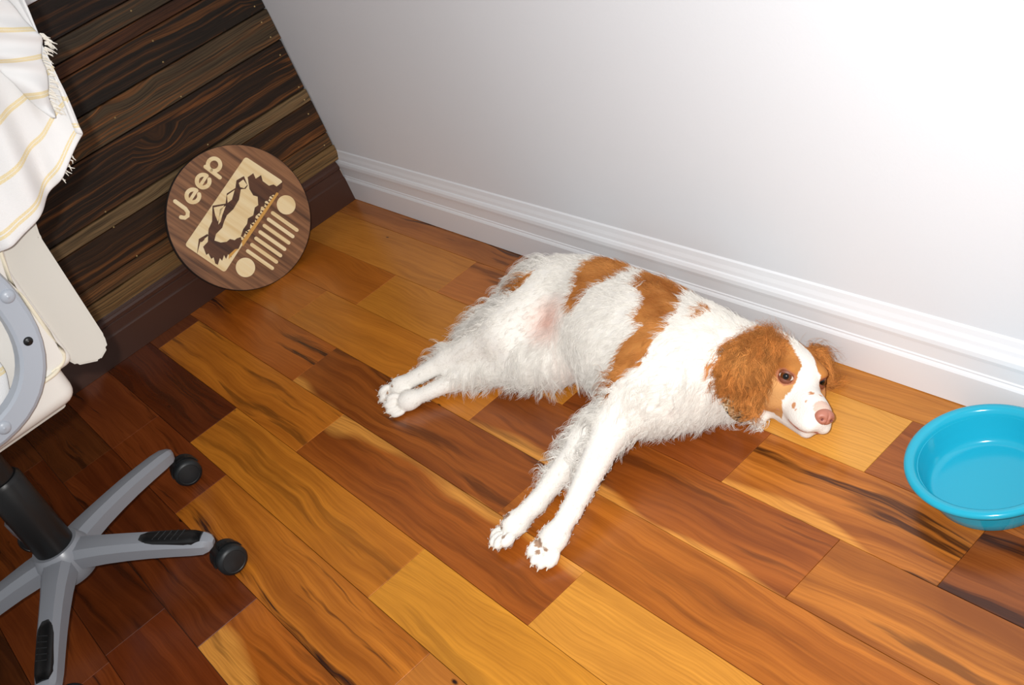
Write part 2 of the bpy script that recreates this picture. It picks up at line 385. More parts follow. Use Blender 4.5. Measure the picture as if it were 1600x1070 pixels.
def rounded(poly, r, n=5):
    out = []
    for i in range(len(poly)):
        p = np.array(poly[i]); a = np.array(poly[i - 1]) - p; b = np.array(poly[(i + 1) % len(poly)]) - p
        a /= np.linalg.norm(a); b /= np.linalg.norm(b)
        for k in range(n + 1):
            t = k / n; q = (1 - t) ** 2 * (p + a * r) + t ** 2 * (p + b * r) + 2 * t * (1 - t) * p; out.append(tuple(q))
    return out
put('windshield_panel', rounded(pan, .008), -.001, .0010, M_CREAM)
D1 = [(378, 458), (462, 445), (470, 380), (525, 345), (532, 295), (580, 268), (604, 330), (590, 350), (560, 352), (548, 420), (512, 480), (470, 520), (452, 560), (440, 600), (400, 640), (390, 682), (430, 695), (470, 690), (490, 672), (520, 680), (535, 668), (560, 660), (566, 690), (545, 735), (512, 752), (498, 790), (478, 770), (465, 800), (452, 775), (440, 812), (425, 795), (412, 838), (396, 830), (385, 790), (370, 800), (352, 765), (338, 775), (318, 722), (348, 690), (352, 610), (375, 560)]
D2 = [(604, 275), (640, 250), (655, 285), (690, 262), (700, 300), (740, 330), (770, 322), (790, 335), (828, 305), (826, 345), (800, 372), (745, 400), (738, 425), (715, 430), (712, 460), (690, 465), (684, 500), (655, 525), (650, 560), (622, 575), (618, 608), (590, 625), (575, 660), (560, 655), (575, 610), (600, 575), (606, 540), (640, 520), (650, 470), (672, 455), (668, 400), (640, 392), (615, 350)]
D3 = [(278, 770), (290, 672), (345, 640), (352, 650), (325, 672), (330, 700), (300, 690)]
for P in (D1, D2, D3): put('mountain_inlay', [dloc(p) for p in P], .0005, .0016, M_WALD)
rtree = random.Random(4)
for a_, b_, n_t in (((575, 690), (795, 372), 17),):
    for i in range(n_t):
        t = (i + rtree.random() * .5) / n_t; q0 = np.array(a_) + (np.array(b_) - np.array(a_)) * t; hgt = rtree.uniform(22, 48); wd = rtree.uniform(5, 9)
        rt_, up_ = np.array([.546, -.838]), np.array([-.838, -.546])
        put('tree_inlay', [dloc(tuple(v)) for v in (q0 - rt_ * wd, q0 - up_ * 5, q0 + rt_ * wd, q0 + rt_ * wd * .5 + up_ * hgt * .45, q0 + up_ * hgt, q0 - rt_ * wd * .5 + up_ * hgt * .45)][::-1], .0005, .00165 + i * .00001, M_WALD)
for P in ([(385, 470), (452, 456), (432, 500), (412, 560), (395, 520)], [(470, 392), (520, 357), (502, 420), (475, 440)], [(546, 312), (575, 290), (600, 325), (582, 346), (556, 340)], [(425, 480), (462, 460), (440, 520), (430, 560), (415, 580)], [(300, 700), (340, 665), (328, 700), (318, 712)]):
    put('snow_inlay', [dloc(p) for p in P], .001, .0021, M_CREAM)
for P in ([(572, 722), (803, 380), (790, 372), (566, 688)], [(482, 802), (542, 735), (522, 738), (484, 772)]): put('horizon_inlay', [dloc(p) for p in P], .0005, .0022, M_GOLD2)
for c in ((852, 453), (590, 855)):
    k = dloc(c); put('headlight', ring_pts(k, .0232), -.001, .0014, M_CREAM); put('lens_ring', ring_pts(k, .0150), .001, .0021, M_CREAM)
for i in range(7):
    t = i / 6; a = (765 + (605 - 765) * t, 505 + (750 - 505) * t); b = (920 + (762 - 920) * t, 615 + (860 - 615) * t)
    put('grille_slot', stroke([dloc(a), dloc(b)], .0044), -.001, .0014, M_CREAM)
rt = np.array([.546, -.838]); upv = np.array([-.838, -.546])
def lt(c, x, y): return dloc(tuple(np.array(c) + rt * x + upv * y))
hw = .0047
def arc(c, r, a0, a1, n=22): return [lt(c, r * math.cos(math.radians(a0 + (a1 - a0) * i / n)), r * math.sin(math.radians(a0 + (a1 - a0) * i / n))) for i in range(n + 1)]
put('letter', stroke([dloc((138, 430)), dloc((172, 455)), dloc((204, 478)), dloc((219, 500)), dloc((218, 524)), dloc((200, 536)), dloc((176, 532))], hw), -.001, .0014, M_CREAM)
for c in ((252, 395), (318, 300)):
    a_ = arc(c, 41, 0, 318)
    put('letter', stroke([lt(c, -36, 0), lt(c, 0, 0), lt(c, 41, 0)], hw * .8), -.001, .0014, M_CREAM)
    put('letter', stroke(a_, hw), -.001, .00142, M_CREAM)
put('letter', stroke(arc((388, 195), 40, 182, -170, 26), hw), -.001, .00142, M_CREAM)
put('letter', stroke([dloc((333, 208)), dloc((380, 243)), dloc((425, 277))], hw), -.001, .0014, M_CREAM)

# ------------------------------------------------------------------ turquoise bowl
BX, BY, BH, BR, BB = 1.8632, -0.1190, 0.055, 0.1022, 0.0745
pr = [(0.0, .004), (BB - .012, .004), (BB - .009, 0.0), (BB - .002, 0.0), (BB, .002)]
pr += [(BB + .0105 * t, .002 + .047 * t) for t in (.25, .5, .75, 1)]
pr += [(BR - .004, .0500), (BR - .001, .0515), (BR, .0540), (BR - .0008, .0570), (BR - .0035, .0590), (BR - .007, .0596), (BR - .011, .0586), (BR - .0140, .0560), (BR - .0158, .051)]
pr += [(BR - .020, .036), (BR - .0235, .022), (BR - .026, .0150), (BR - .029, .0118), (BR - .033, .0105), (BR - .036, .0102), (0.0, .0100)]
v_, f_ = lathe(pr[1:-1], 128, (BX, BY, 0)); m_ = len(pr) - 2
v_ += [(BX, BY, .004), (BX, BY, .0100)]
for i in range(128):
    j = (i + 1) % 128
    f_.append((len(v_) - 2, j * m_, i * m_)); f_.append((len(v_) - 1, i * m_ + m_ - 1, j * m_ + m_ - 1))
mb = NT('turquoise_plastic'); tcb = mb.n('ShaderNodeTexCoord').outputs['Object']
nb = mb.noise(tcb, 900, 2)
mb.P(col=mb.mix(mb.math('MULTIPLY', nb, .12), lin4((30, 160, 188)), lin4((18, 140, 172))), rough=.16, spec=.5); mb.bump(nb, .02, .0003)
bowl = mesh('pet_bowl', v_, f_, mb.m, None, True)
bowl.data.set_sharp_from_angle(angle=math.radians(40))
tag(bowl, 'empty round turquoise plastic pet bowl on the planks by the white baseboard', 'bowl')
# ------------------------------------------------------------------ office chair
M_LEATH = painted('white_leather', (220, 217, 211), 0.42, 0.12, 400)
M_SHELL = painted('off_white_vinyl', (196, 193, 185), 0.5, 0.10, 400)
M_PIPE = plain('cream_piping', (224, 216, 194), .5)
M_SILV = painted('silver_plastic', (134, 138, 145), 0.30, 0.05, 600)
M_ARM = painted('grey_plastic', (164, 171, 181), 0.35, 0.05, 600)
M_BLK = painted('black_plastic', (20, 21, 22), 0.38, 0.12, 500)
M_RUB = painted('caster_rubber', (26, 30, 32), 0.45, 0.08, 500)
HX, HY, HR, HA = 0.7418, -1.0615, 0.2635, math.radians(115.78)
chair = empty('office_chair', (HX, HY, 0), 'white leather swivel office chair with grey loop arm and silver five-star base', 'chair')
base = mesh('hub', *lathe([(.001, .07), (.044, .07), (.052, .085), (.05, .118), (.040, .134), (.001, .134)], 40, (HX, HY, 0)), M_SILV, None, True); keep(base, chair)
base.data.set_sharp_from_angle(angle=math.radians(50))
def arm_point(a, r, z): return (HX + r * math.cos(a), HY + r * math.sin(a), z)
for k in range(5):
    a = HA - k * math.radians(72)
    # cross section: wide bevelled top, deep sides
    sec = [(-.021, -.016), (-.021, .004), (-.0125, .0135), (0, .0150), (.0125, .0135), (.021, .004), (.021, -.016)]
    rs = [.028, .055, .09, .13, .17, .21, .245, .266, .276, .281]
    zs = [.112, .111, .108, .1035, .098, .091, .084, .079, .076, .074]
    ks = [(1.35, 1.15), (1.25, 1.15), (1.1, 1.1), (1.02, 1.05), (.98, 1), (.95, .95), (.92, .9), (.85, .8), (.62, .62), (.25, .35)]
    v_, f_ = sweep([arm_point(a, r, z) for r, z in zip(rs, zs)], sec, scales=ks)
    leg = mesh('base_arm', v_, f_, M_SILV, None, True); leg.data.set_sharp_from_angle(angle=math.radians(32)); keep(leg, chair)
    if k != 0:
        rp = np.linspace(.158, .264, 9)
        zp = np.interp(rp, rs, zs)
        kk = [(.72, .5), (.95, .9), (1, 1), (1, 1), (1, 1), (1, 1), (1, 1), (.96, .9), (.75, .5)]
        psec = [(-.0165, .006), (-.013, .0140), (-.006, .0166), (.006, .0166), (.013, .0140), (.0165, .006)]
        v_, f_ = sweep([arm_point(a, r, z) for r, z in zip(rp, zp)], psec, scales=[(q[0], 1.0 if 0 < i < 8 else .93) for i, q in enumerate(kk)])
        pad = mesh('foot_pad', v_, f_, M_BLK, leg, True)
        for j in range(5):
            r0 = .19 + j * .011
            p0, p1 = arm_point(a + .045 - .0, r0 + .004, np.interp(r0, rs, zs) + .0166), arm_point(a - .045, r0 - .004, np.interp(r0, rs, zs) + .0166)
            v_, f_ = sweep([p0, p1], circ(.0013, 6)); mesh('grip_rib', v_, f_, M_BLK, leg)
    # caster: twin wheels, hood and stem, trailing at an angle
    sw = math.radians([84, 93, 80, 120, 60][k])
    cx, cy, _ = arm_point(a, HR + .008, 0); ox, oy = math.cos(sw) * .012, math.sin(sw) * .012
    st = mesh('caster_stem', *sweep([(cx, cy, .045), (cx, cy, .076)], circ(.007, 12)), M_BLK); keep(st, chair)
    ax = Vector((-math.sin(sw), math.cos(sw), 0)); c0 = Vector((cx + ox, cy + oy, .0265))
    for s in (-1, 1):
        prf = [(.0, .004), (.0235, .004), (.0262, .006), (.0265, .0085), (.0265, .016), (.0250, .0195), (.0205, .0215), (.0195, .0206), (.012, .0222), (0.0, .0226)]
        vv, ff = [], []; n = 32; q1 = Vector((math.cos(sw), math.sin(sw), 0)); q2 = Vector((0, 0, 1))
        for i in range(n):
            t = 2 * math.pi * i / n
            for r, h in prf: vv.append(c0 + ax * (h * s) + q1 * (r * math.cos(t)) + q2 * (r * math.sin(t)))
        mm = len(prf)
        for i in range(n):
            for j in range(mm - 1): ff.append((i * mm + j, ((i + 1) % n) * mm + j, ((i + 1) % n) * mm + j + 1, i * mm + j + 1))
        w = mesh('caster_wheel', vv, ff, M_RUB, None, True); w.data.set_sharp_from_angle(angle=math.radians(45)); keep(w, chair)
    hv, hf = [], []
    for i in range(13):
        t = math.pi * (i / 12) * .95
        for h in (-.0038, .0038):
            for r in (.020, .0285): hv.append(c0 + ax * h + Vector((math.cos(sw), math.sin(sw), 0)) * (-r * math.cos(t)) + Vector((0, 0, r * math.sin(t))))
    for i in range(12):
        b, c = i * 4, i * 4 + 4
        for e in ((0, 1), (1, 3), (3, 2), (2, 0)): hf.append((b + e[0], b + e[1], c + e[1], c + e[0]))
    keep(mesh('caster_hood', hv, hf, M_BLK), chair)
col_ = mesh('gas_lift', *lathe([(.001, .128), (.033, .128), (.034, .135), (.034, .285), (.030, .292), (.027, .293), (.027, .36), (.020, .361), (.020, .415), (.001, .415)], 36, (HX, HY, 0)), M_BLK, None, True)
col_.data.set_sharp_from_angle(angle=math.radians(40)); keep(col_, chair)
keep(bmobj('seat_plate', box_bm(HX - .15, HX + .15, HY - .14, HY + .15, .405, .432, .006), M_BLK), chair)
# underside board, seat cushion, seat piping
keep(bmobj('seat_board', box_bm(HX - .225, HX + .215, HY - .21, HY + .142, .425, .440, .006), M_SHELL), chair)
def cushion(name, x0, x1, y0, y1, z0, z1, bev, mat, parent, puff=0.0):
    bm = box_bm(x0, x1, y0, y1, z0, z1, bev, 5)
    bmesh.ops.subdivide_edges(bm, edges=[e for e in bm.edges if e.calc_length() > .08], cuts=6, use_grid_fill=True)
    for v in bm.verts:
        u = 1 - abs(2 * (v.co.x - x0) / (x1 - x0) - 1); w = 1 - abs(2 * (v.co.z - z0) / (z1 - z0) - 1); q = 1 - abs(2 * (v.co.y - y0) / (y1 - y0) - 1)
        v.co.z += puff * math.sin(min(1, max(0, u)) * 1.57) * math.sin(min(1, max(0, q)) * 1.57) * (1 if v.co.z > (z0 + z1) / 2 else 0)
    o = bmobj(name, bm, mat, parent, True); o.modifiers.new('normals', 'WEIGHTED_NORMAL'); return o
SX = HX + .245
seat = keep(cushion('seat_cushion', HX - .245, SX, HY - .24, HY + .163, .437, .512, .022, M_LEATH, None, .012), chair)
def piping(pts, r, parent, mat=M_PIPE, closed=True):
    o = mesh('piping', *sweep(pts, circ(r, 8), ups=[(0, 0.01, 1)] * len(pts) if not closed else None, closed=closed), mat, None, True)
    keep(o, chair) if parent is None else None
    return o
def loop_rect(x0, x1, y0, y1, z, r=.03, n=5):
    out = []
    for cx, cy, a in ((x1 - r, y1 - r, 0), (x0 + r, y1 - r, 90), (x0 + r, y0 + r, 180), (x1 - r, y0 + r, 270)):
        for i in range(n + 1): t = math.radians(a + 90 * i / n); out.append((cx + r * math.cos(t), cy + r * math.sin(t), z))
    return out
piping(loop_rect(HX - .246, SX + .0015, HY - .241, HY + .1645, .492, .02), .0034, None)
# backrest: front cushion, back shell flaring outwards at its foot
BYF, BYR = HY + .035, HY + .186
def lean(z): return 0.0 if z < .64 else (z - .64) * .34
def backbox(name, x0, x1, y0, y1, z0, z1, bev, mat):
    bm = box_bm(x0, x1, y0, y1, z0, z1, bev, 5)
    bmesh.ops.subdivide_edges(bm, edges=[e for e in bm.edges if e.calc_length() > .08], cuts=10, use_grid_fill=True)
    for v in bm.verts: v.co.y += lean(v.co.z)
    o = bmobj(name, bm, mat, None, True); o.modifiers.new('normals', 'WEIGHTED_NORMAL'); return keep(o, chair)
bc = backbox('back_cushion', HX - .24, SX - .004, BYF, BYR, .486, 1.04, .014, M_LEATH)
def yz_loop(x, y0, y1, z0, z1, r):
    q = [(a, b) for a, b, _ in loop_rect(y0, y1, z0, z1, 0, r, 5)]; out = []
    for i in range(len(q)):
        a, b = q[i], q[(i + 1) % len(q)]; n = max(1, int(math.hypot(b[0] - a[0], b[1] - a[1]) / .03))
        out += [(a[0] + (b[0] - a[0]) * k / n, a[1] + (b[1] - a[1]) * k / n) for k in range(n)]
    return [(x, y + lean(z), z) for y, z in out]
piping([(SX - .006, y, z) for _, y, z in yz_loop(0, BYF + .008, BYR - .007, .494, 1.03, .018)], .0030, None)
# shell: wedge section in y-z extruded across the back
sec = [(BYR - .012, .500), (BYR - .002, .476), (BYR + .028, .462), (BYR + .047, .472), (BYR + .0525, .490), (BYR + .052, .66), (BYR + .045, .80), (BYR + .035, 1.03), (BYR - .012, 1.035), (BYR - .012, .80), (BYR - .012, .64)]
sec = [(y + lean(z), z) for y, z in sec]
nn = len(sec); xs = [HX - .232, HX - .10, HX + .10, SX - .013]
vv = []; 
for i, x in enumerate(xs):
    for y, z in sec: vv.append((x, y, z))
ff = [tuple(range(nn))[::-1], tuple((3 * nn + j) for j in range(nn))]
for i in range(3):
    for j in range(nn): ff.append((i * nn + j, (i + 1) * nn + j, (i + 1) * nn + (j + 1) % nn, i * nn + (j + 1) % nn))
sh = mesh('back_shell', vv, ff, M_SHELL)
bm = bmesh.new(); bm.from_mesh(sh.data); bmesh.ops.recalc_face_normals(bm, faces=bm.faces[:]); bmesh.ops.bevel(bm, geom=bm.edges[:], offset=.004, segments=2, affect='EDGES'); bm.to_mesh(sh.data); bm.free(); keep(sh, chair)
# loop arms with domed bolts
def loop_arm(x, s):
    cy_, cz_, ry, rz = HY + .0245, .622, .132, .140
    pts = []
    for i in range(48):
        t = 2 * math.pi * i / 48; c_, s_ = math.cos(t), math.sin(t)
        pts.append((x, cy_ + ry * math.copysign(abs(c_) ** .85, c_), cz_ + rz * math.copysign(abs(s_) ** .9, s_)))
    sec_ = [(-.019, -.006), (-.0165, .010), (-.012, .013), (.012, .013), (.0165, .010), (.019, -.006), (.014, -.013), (-.014, -.013)]
    v1, f1 = sweep(pts, sec_, ups=[(s, 0, 0)] * 48, closed=True)
    o = mesh('arm_loop', v1, f1, M_ARM, None, True); o.data.set_sharp_from_angle(angle=math.radians(28)); keep(o, chair)
    for px, mt, rr in (((12, 463), M_ARM, .010), ((44, 533), M_BLK, .0066), ((6, 668), M_ARM, .010)):
        p = on(px, 0, SX + .028 + .0125); p[0] = x + s * .0125
        b, fb = [], []
        for i in range(5):
            for j in range(16):
                ph = i / 4 * 1.57; q = 2 * math.pi * j / 16
                b.append((p[0] + s * rr * .5 * math.cos(ph), p[1] + rr * math.sin(ph + .001) * math.cos(q), p[2] + rr * math.sin(ph + .001) * math.sin(q)))
        for i in range(4):
            for j in range(16): fb.append((i * 16 + j, i * 16 + (j + 1) % 16, (i + 1) * 16 + (j + 1) % 16, (i + 1) * 16 + j))
        fb.append(tuple(range(16)))
        keep(mesh('bolt', b, fb, mt, None, True), chair)
loop_arm(SX + .028, 1); loop_arm(HX - .273, -1)

# ------------------------------------------------------------------ striped throw over the chair back
def throw_mat():
    m = NT('striped_cotton'); tc = m.n('ShaderNodeUVMap', uv_map='UVMap').outputs[0]
    s = m.n('ShaderNodeSeparateXYZ', {0: tc}); v = s.outputs[1]      # v in metres from the hem
    nz = m.noise(m.mapping(tc, (420, 900, 1)), 1.0, 2); nw = m.noise(m.mapping(tc, (9, 9, 1)), 1, 2)
    tot = None
    vv = m.math('ADD', v, m.math('MULTIPLY', m.math('SUBTRACT', nw, .5), .004))
    for c in (.020, .027, .090, .096, .165, .171, .240, .246):
        d = m.math('LESS_THAN', m.math('ABSOLUTE', m.math('SUBTRACT', vv, c)), .0026)
        tot = d if tot is None else m.math('MAXIMUM', tot, d)
    tot = m.math('MULTIPLY', tot, m.ramp(nz, [(.3, (.35, .35, .35, 1)), (.6, W)]))
    m.P(col=m.mix(tot, lin4((226, 226, 226)), lin4((224, 204, 150))), rough=.85, spec=.1); m.bump(nz, .5, .0012); return m.m
M_THROW = throw_mat(); M_FRINGE = plain('cotton_fringe', (222, 218, 208), .85)
def sheet(name, grid, uv, mat, thick):
    nu, nv = len(grid), len(grid[0])
    vs_ = [p for row in grid for p in row]; fs = [(i * nv + j, (i + 1) * nv + j, (i + 1) * nv + j + 1, i * nv + j + 1) for i in range(nu - 1) for j in range(nv - 1)]
    me = bpy.data.meshes.new(name); me.from_pydata([tuple(p) for p in vs_], [], fs)
    ul = me.uv_layers.new(name='UVMap'); fu = [q for row in uv for q in row]
    for lp in me.loops: ul.data[lp.index].uv = fu[lp.vertex_index]
    o = link(name, me, mat, None, True)
    md = o.modifiers.new('thickness', 'SOLIDIFY'); md.thickness = thick; md.offset = 1
    ss = o.modifiers.new('smooth', 'SUBSURF'); ss.levels = 1; ss.render_levels = 1
    return o
throw = empty('throw_blanket', (SX + .02, HY + .25, .66), 'white cotton throw with thin gold stripes and fringe draped over the chair back', 'blanket')
XB = SX + .022
# the hanging side: columns run from the fringe end towards the front, rows from the hem up and over the top
hem = [on(p, 0, XB) for p in [(118, 205), (122, 216), (100, 272), (84, 305), (62, 338), (30, 372), (0, 396), (-40, 425), (-90, 455)]]
top = [on(p, 0, XB) for p in [(30, -8), (22, -12), (-5, -10), (-40, 0), (-80, 10), (-120, 30), (-160, 50), (-200, 75), (-250, 100)]]
hem = catmull(hem, 5); top = catmull(top, 5)
NVR = 26
grid, uv = [], []
for i, (h, t) in enumerate(zip(hem, top)):
    row, ru = [], []
    s = i / (len(hem) - 1)
    for j in range(NVR):
        w = j / (NVR - 1)
        p = h + (t - h) * w
        fold = .012 * math.sin(s * 13 + 2.0 * w) * (.3 + .7 * (1 - w)) + .006 * math.sin(s * 29 - 3 * w)
        p = p + np.array([fold + .010 * math.sin(3.1 * w), 0, 0]); row.append(p)
        ru.append((s * .4, w * .34))
    last = row[-1]
    for j in range(1, 9):      # over the top of the backrest and down the far side
        q = np.array([last[0] - (last[0] - (HX - .265)) * min(1, j / 5), last[1], last[2] + .05 * math.sin(min(1, j / 5) * math.pi) + .02 - (max(0, j - 5) * .08) - .02 * (j > 0)])
        row.append(q); ru.append((s * .4, .34 + j * .1))
    grid.append(row); uv.append(ru)
main = sheet('cloth', grid, uv, M_THROW, .004); keep(main, throw)
# a second fold lying over it, ending in the fringe
fe = catmull([on(p, 0, XB + .022) for p in [(2, -14), (32, 20), (58, 48), (70, 66), (66, 92), (78, 118), (76, 150), (88, 176)]], 5)
fi = catmull([on(p, 0, XB + .026) for p in [(-90, -20), (-70, 20), (-50, 50), (-30, 80), (-10, 100), (10, 122), (48, 160), (80, 186)]], 5)
grid, uv = [], []
for i, (h, t) in enumerate(zip(fe, fi)):
    row, ru = [], []
    s = i / (len(fe) - 1)
    for j in range(10):
        w = j / 9; p = h + (t - h) * w + np.array([.010 * math.sin(w * 3.1) + .004 * math.sin(s * 24 + w * 3), 0, 0]); row.append(p); ru.append((w * .2, s * .27 + .02))
    grid.append(row); uv.append(ru)
fold = sheet('folded_end', grid, uv, M_THROW, .004); keep(fold, throw)
rf = random.Random(9); fv, ffc = [], []
def tassel(p, d, L, r):
    b = len(fv); q = [np.array(p) + np.array(d) * L * t + np.array([rf.uniform(-.001, .001), 0, -.006 * t * t]) + np.array([0, rf.uniform(-.002, .002) * t, rf.uniform(-.002, .002) * t]) for t in (0, .35, .7, 1)]
    a, f1 = sweep(q, circ(r, 5), ups=[(1, 0.02, 0)] * 4, scales=[(1, 1), (1.1, 1.1), (.8, .8), (.35, .35)])
    fv.extend(a); ffc.extend([tuple(b + k for k in f) for f in f1])
for i in range(len(fe) - 1):
    for k in range(2 if i > 10 else 0):
        p = fe[i] + (fe[i + 1] - fe[i]) * rf.random()
        tassel(p, (rf.uniform(-.2, .2), .75 + rf.uniform(-.1, .1), -.55 + rf.uniform(-.25, .25)), rf.uniform(.006, .013), .0010)
for i in range(7, 11):
    for k in range(2):
        p = hem[i] + (hem[i + 1] - hem[i]) * rf.random() + np.array([-.012, 0, 0]); tassel(p, (-.1, .5, -.75), rf.uniform(.005, .009), .0011)
# a striped corner of the throw hanging inside the loop arm
ge = [on(p, 0, SX + .008) for p in [(-105, 452), (-55, 505), (-18, 545), (8, 575), (16, 605), (22, 640), (20, 650)]]; gi = [on(p, 0, SX + .008) for p in [(-160, 480), (-105, 535), (-66, 572), (-40, 600), (-30, 625), (-12, 646), (4, 651)]]
ge, gi = catmull(ge, 4), catmull(gi, 4)
grid, uv = [], []
for i, (h, t) in enumerate(zip(ge, gi)):
    grid.append([h + (t - h) * j / 5 + np.array([.004 * math.sin(j / 5 * 3.1), 0, 0]) for j in range(6)]); uv.append([(j * .01, .27 - i / len(ge) * .21) for j in range(6)])
keep(sheet('hanging_corner', grid, uv, M_THROW, .003), throw)
fr = tag(mesh('fringe', fv, ffc, M_FRINGE), kind='stuff'); keep(fr, throw)
# ------------------------------------------------------------------ the dog: one skin grown from blended volumes
HO = np.array([1.52096, -0.10194, 0.0494]); HS = 0.9726
HB = np.stack([[0.91832, -0.38362, 0.09759], [0.36224, 0.71506, -0.59789], [0.15958, 0.58440, 0.79562]], 1)   # head forward, left, up
def hp(*l): return HO + HB @ (np.array(l, float) * HS)
def g(px, z): return on(px, 2, z)            # a pixel and its height over the floor

PR = []      # primitives: (kind, data, blend, tag)
def RC(a, b, ra, rb, k=.02, t='body'): PR.append(('rc', (np.array(a, float), np.array(b, float), ra, rb), k, t))
def EL(c, r, B=None, k=.02, t='body'): PR.append(('el', (np.array(c, float), np.array(r, float), B), k, t))
def HE(c, r, k=.012, t='head'): EL(hp(*c), np.array(r) * HS, HB, k, t)
def HR_(a, b, ra, rb, k=.012, t='head'): RC(hp(*a), hp(*b), ra * HS, rb * HS, k, t)

# trunk
EL((1.020, -.132, .072), (.078, .076, .068)); EL((1.10, -.122, .078), (.11, .090, .072), k=.04); EL((1.20, -.148, .084), (.13, .102, .080), k=.04)
EL((1.30, -.172, .090), (.13, .112, .086), k=.04); EL((1.385, -.198, .086), (.095, .112, .082), k=.04)
EL((1.40, -.205, .118), (.075, .085, .045), k=.03)
RC((1.42, -.165, .085), (1.497, -.112, .060), .082, .058, .04, 'neck')
# short tail
RC((.95, -.115, .07), g((798, 444), .055), .035, .014, .02, 'tail')
# hind legs: right one lies on top, left one on the floor
hipR, kneeR, hockR = (1.035, -.150, .092), g((796, 522), .085), g((702, 560), .052)
RC(hipR, kneeR, .062, .050, .03, 'hindR'); RC(kneeR, hockR, .046, .021, .02, 'hindR'); RC(g((842, 446), .085), g((740, 520), .065), .040, .024, .03, 'hindR')
pR = g((628, 602), .030); RC(hockR, pR, .0185, .0135, .016, 'hindR')
hipL, kneeL, hockL = (1.045, -.160, .060), g((824, 570), .044), g((735, 585), .028)
RC(hipL, kneeL, .052, .036, .03, 'hindL'); RC(kneeL, hockL, .034, .020, .02, 'hindL'); EL(g((868, 560), .055), (.05, .045, .045), None, .04)
pL = g((642, 625), .018); RC(hockL, pL, .018, .0125, .020, 'hindL')
# fore legs
elbR, wrR, pwR = g((958, 664), .075), g((893, 797), .040), g((862, 846), .026)
RC((1.395, -.225, .105), elbR, .060, .031, .03, 'foreR'); RC(elbR, wrR, .029, .0150, .012, 'foreR'); RC(wrR, pwR, .0152, .016, .008, 'foreR')
elbL, wrL, pwL = g((915, 690), .030), g((838, 786), .026), g((802, 820), .026)
RC((1.36, -.235, .055), elbL, .050, .030, .02, 'foreL'); RC(elbL, wrL, .025, .0148, .010, 'foreL'); RC(wrL, pwL, .0150, .0155, .008, 'foreL')
TOES = []
def paw(ankle, tip, side, spread, r, t):
    """toes fan out ahead of the ankle"""
    a = np.array(ankle, float); b = np.array(tip, float); d = b - a; d /= np.linalg.norm(d)
    s = np.array(side, float); s -= d * np.dot(s, d); s /= np.linalg.norm(s); n = np.cross(d, s)
    EL(b - d * r * .7, (r * 1.15, r * 1.02, r * .88), np.stack([d, s, n], 1), .010, t)
    for k, (u, f) in enumerate(((-1, -.1), (-.36, .42), (.36, .42), (1, -.1))):
        c = b + s * (u * spread) + d * (r * .75 + f * r * .8)
        EL(c, (r * .74, r * .37, r * .50), np.stack([d, s, n], 1), .0012, t); TOES.append((c, d, s, n, r))
    return d, s, n, b
cz = np.array([0, 0, 1.0]); 
PAWS = [paw(pR, g((617, 612), .024), RW[1] * -1 + .6 * cz, .0165, .0190, 'hindR'), paw(pL, g((628, 630), .018), RW[0] * .6 - RW[1], .0168, .0190, 'hindL'),
        paw(wrR, g((857, 853), .023), RW[0] + .2 * cz, .0170, .0200, 'foreR'), paw(wrL, g((795, 829), .022), RW[0] * .8 + .4 * cz, .0162, .0195, 'foreL')]
# throat ruff under the ear
RC((1.475, -.165, .035), g((1186, 647), .018), .032, .016, .02, 'neck')
# head
HE((-.016, 0, .004), (.066, .054, .050)); HE((.018, 0, .018), (.044, .040, .034)); HE((.012, -.030, -.014), (.048, .028, .036)); HE((.012, .030, -.014), (.048, .028, .036))
HR_((.045, 0, -.010), (.108, 0, -.016), .033, .0225, .014); HE((.085, 0, -.004), (.046, .0185, .0165), .012)
HE((.088, -.0135, -.027), (.040, .0145, .0165), .008); HE((.088, .0135, -.027), (.040, .0145, .0165), .008)
HR_((.020, 0, -.040), (.098, 0, -.043), .026, .0125, .008)
HE((.040, -.027, .031), (.017, .012, .009), .010); HE((.040, .027, .031), (.017, .012, .009), .010)
HE((.1160, 0, -.0085), (.0120, .0140, .0110), .006, 'nose')
EYE_R, EYE_L = hp(.0445, -.0290, .0175), hp(.0445, .0290, .0175)
def prim_sd(P, kind, d):
    if kind == 'rc':
        a, b, ra, rb = d; ab = b - a; h = np.clip(((P - a) @ ab) / (ab @ ab), 0, 1)
        return np.linalg.norm(P - a - h[:, None] * ab, axis=1) - (ra + (rb - ra) * h)
    c, r, B = d; q = P - c
    if B is not None: q = q @ B
    k0 = np.linalg.norm(q / r, axis=1); k1 = np.linalg.norm(q / (r * r), axis=1)
    return np.where(k1 > 1e-9, k0 * (k0 - 1) / np.maximum(k1, 1e-9), -r.min())
def bbox(kind, d):
    if kind == 'rc':
        a, b, ra, rb = d; m = max(ra, rb); return np.minimum(a, b) - m, np.maximum(a, b) + m
    c, r, B = d; m = r.max(); return c - m, c + m
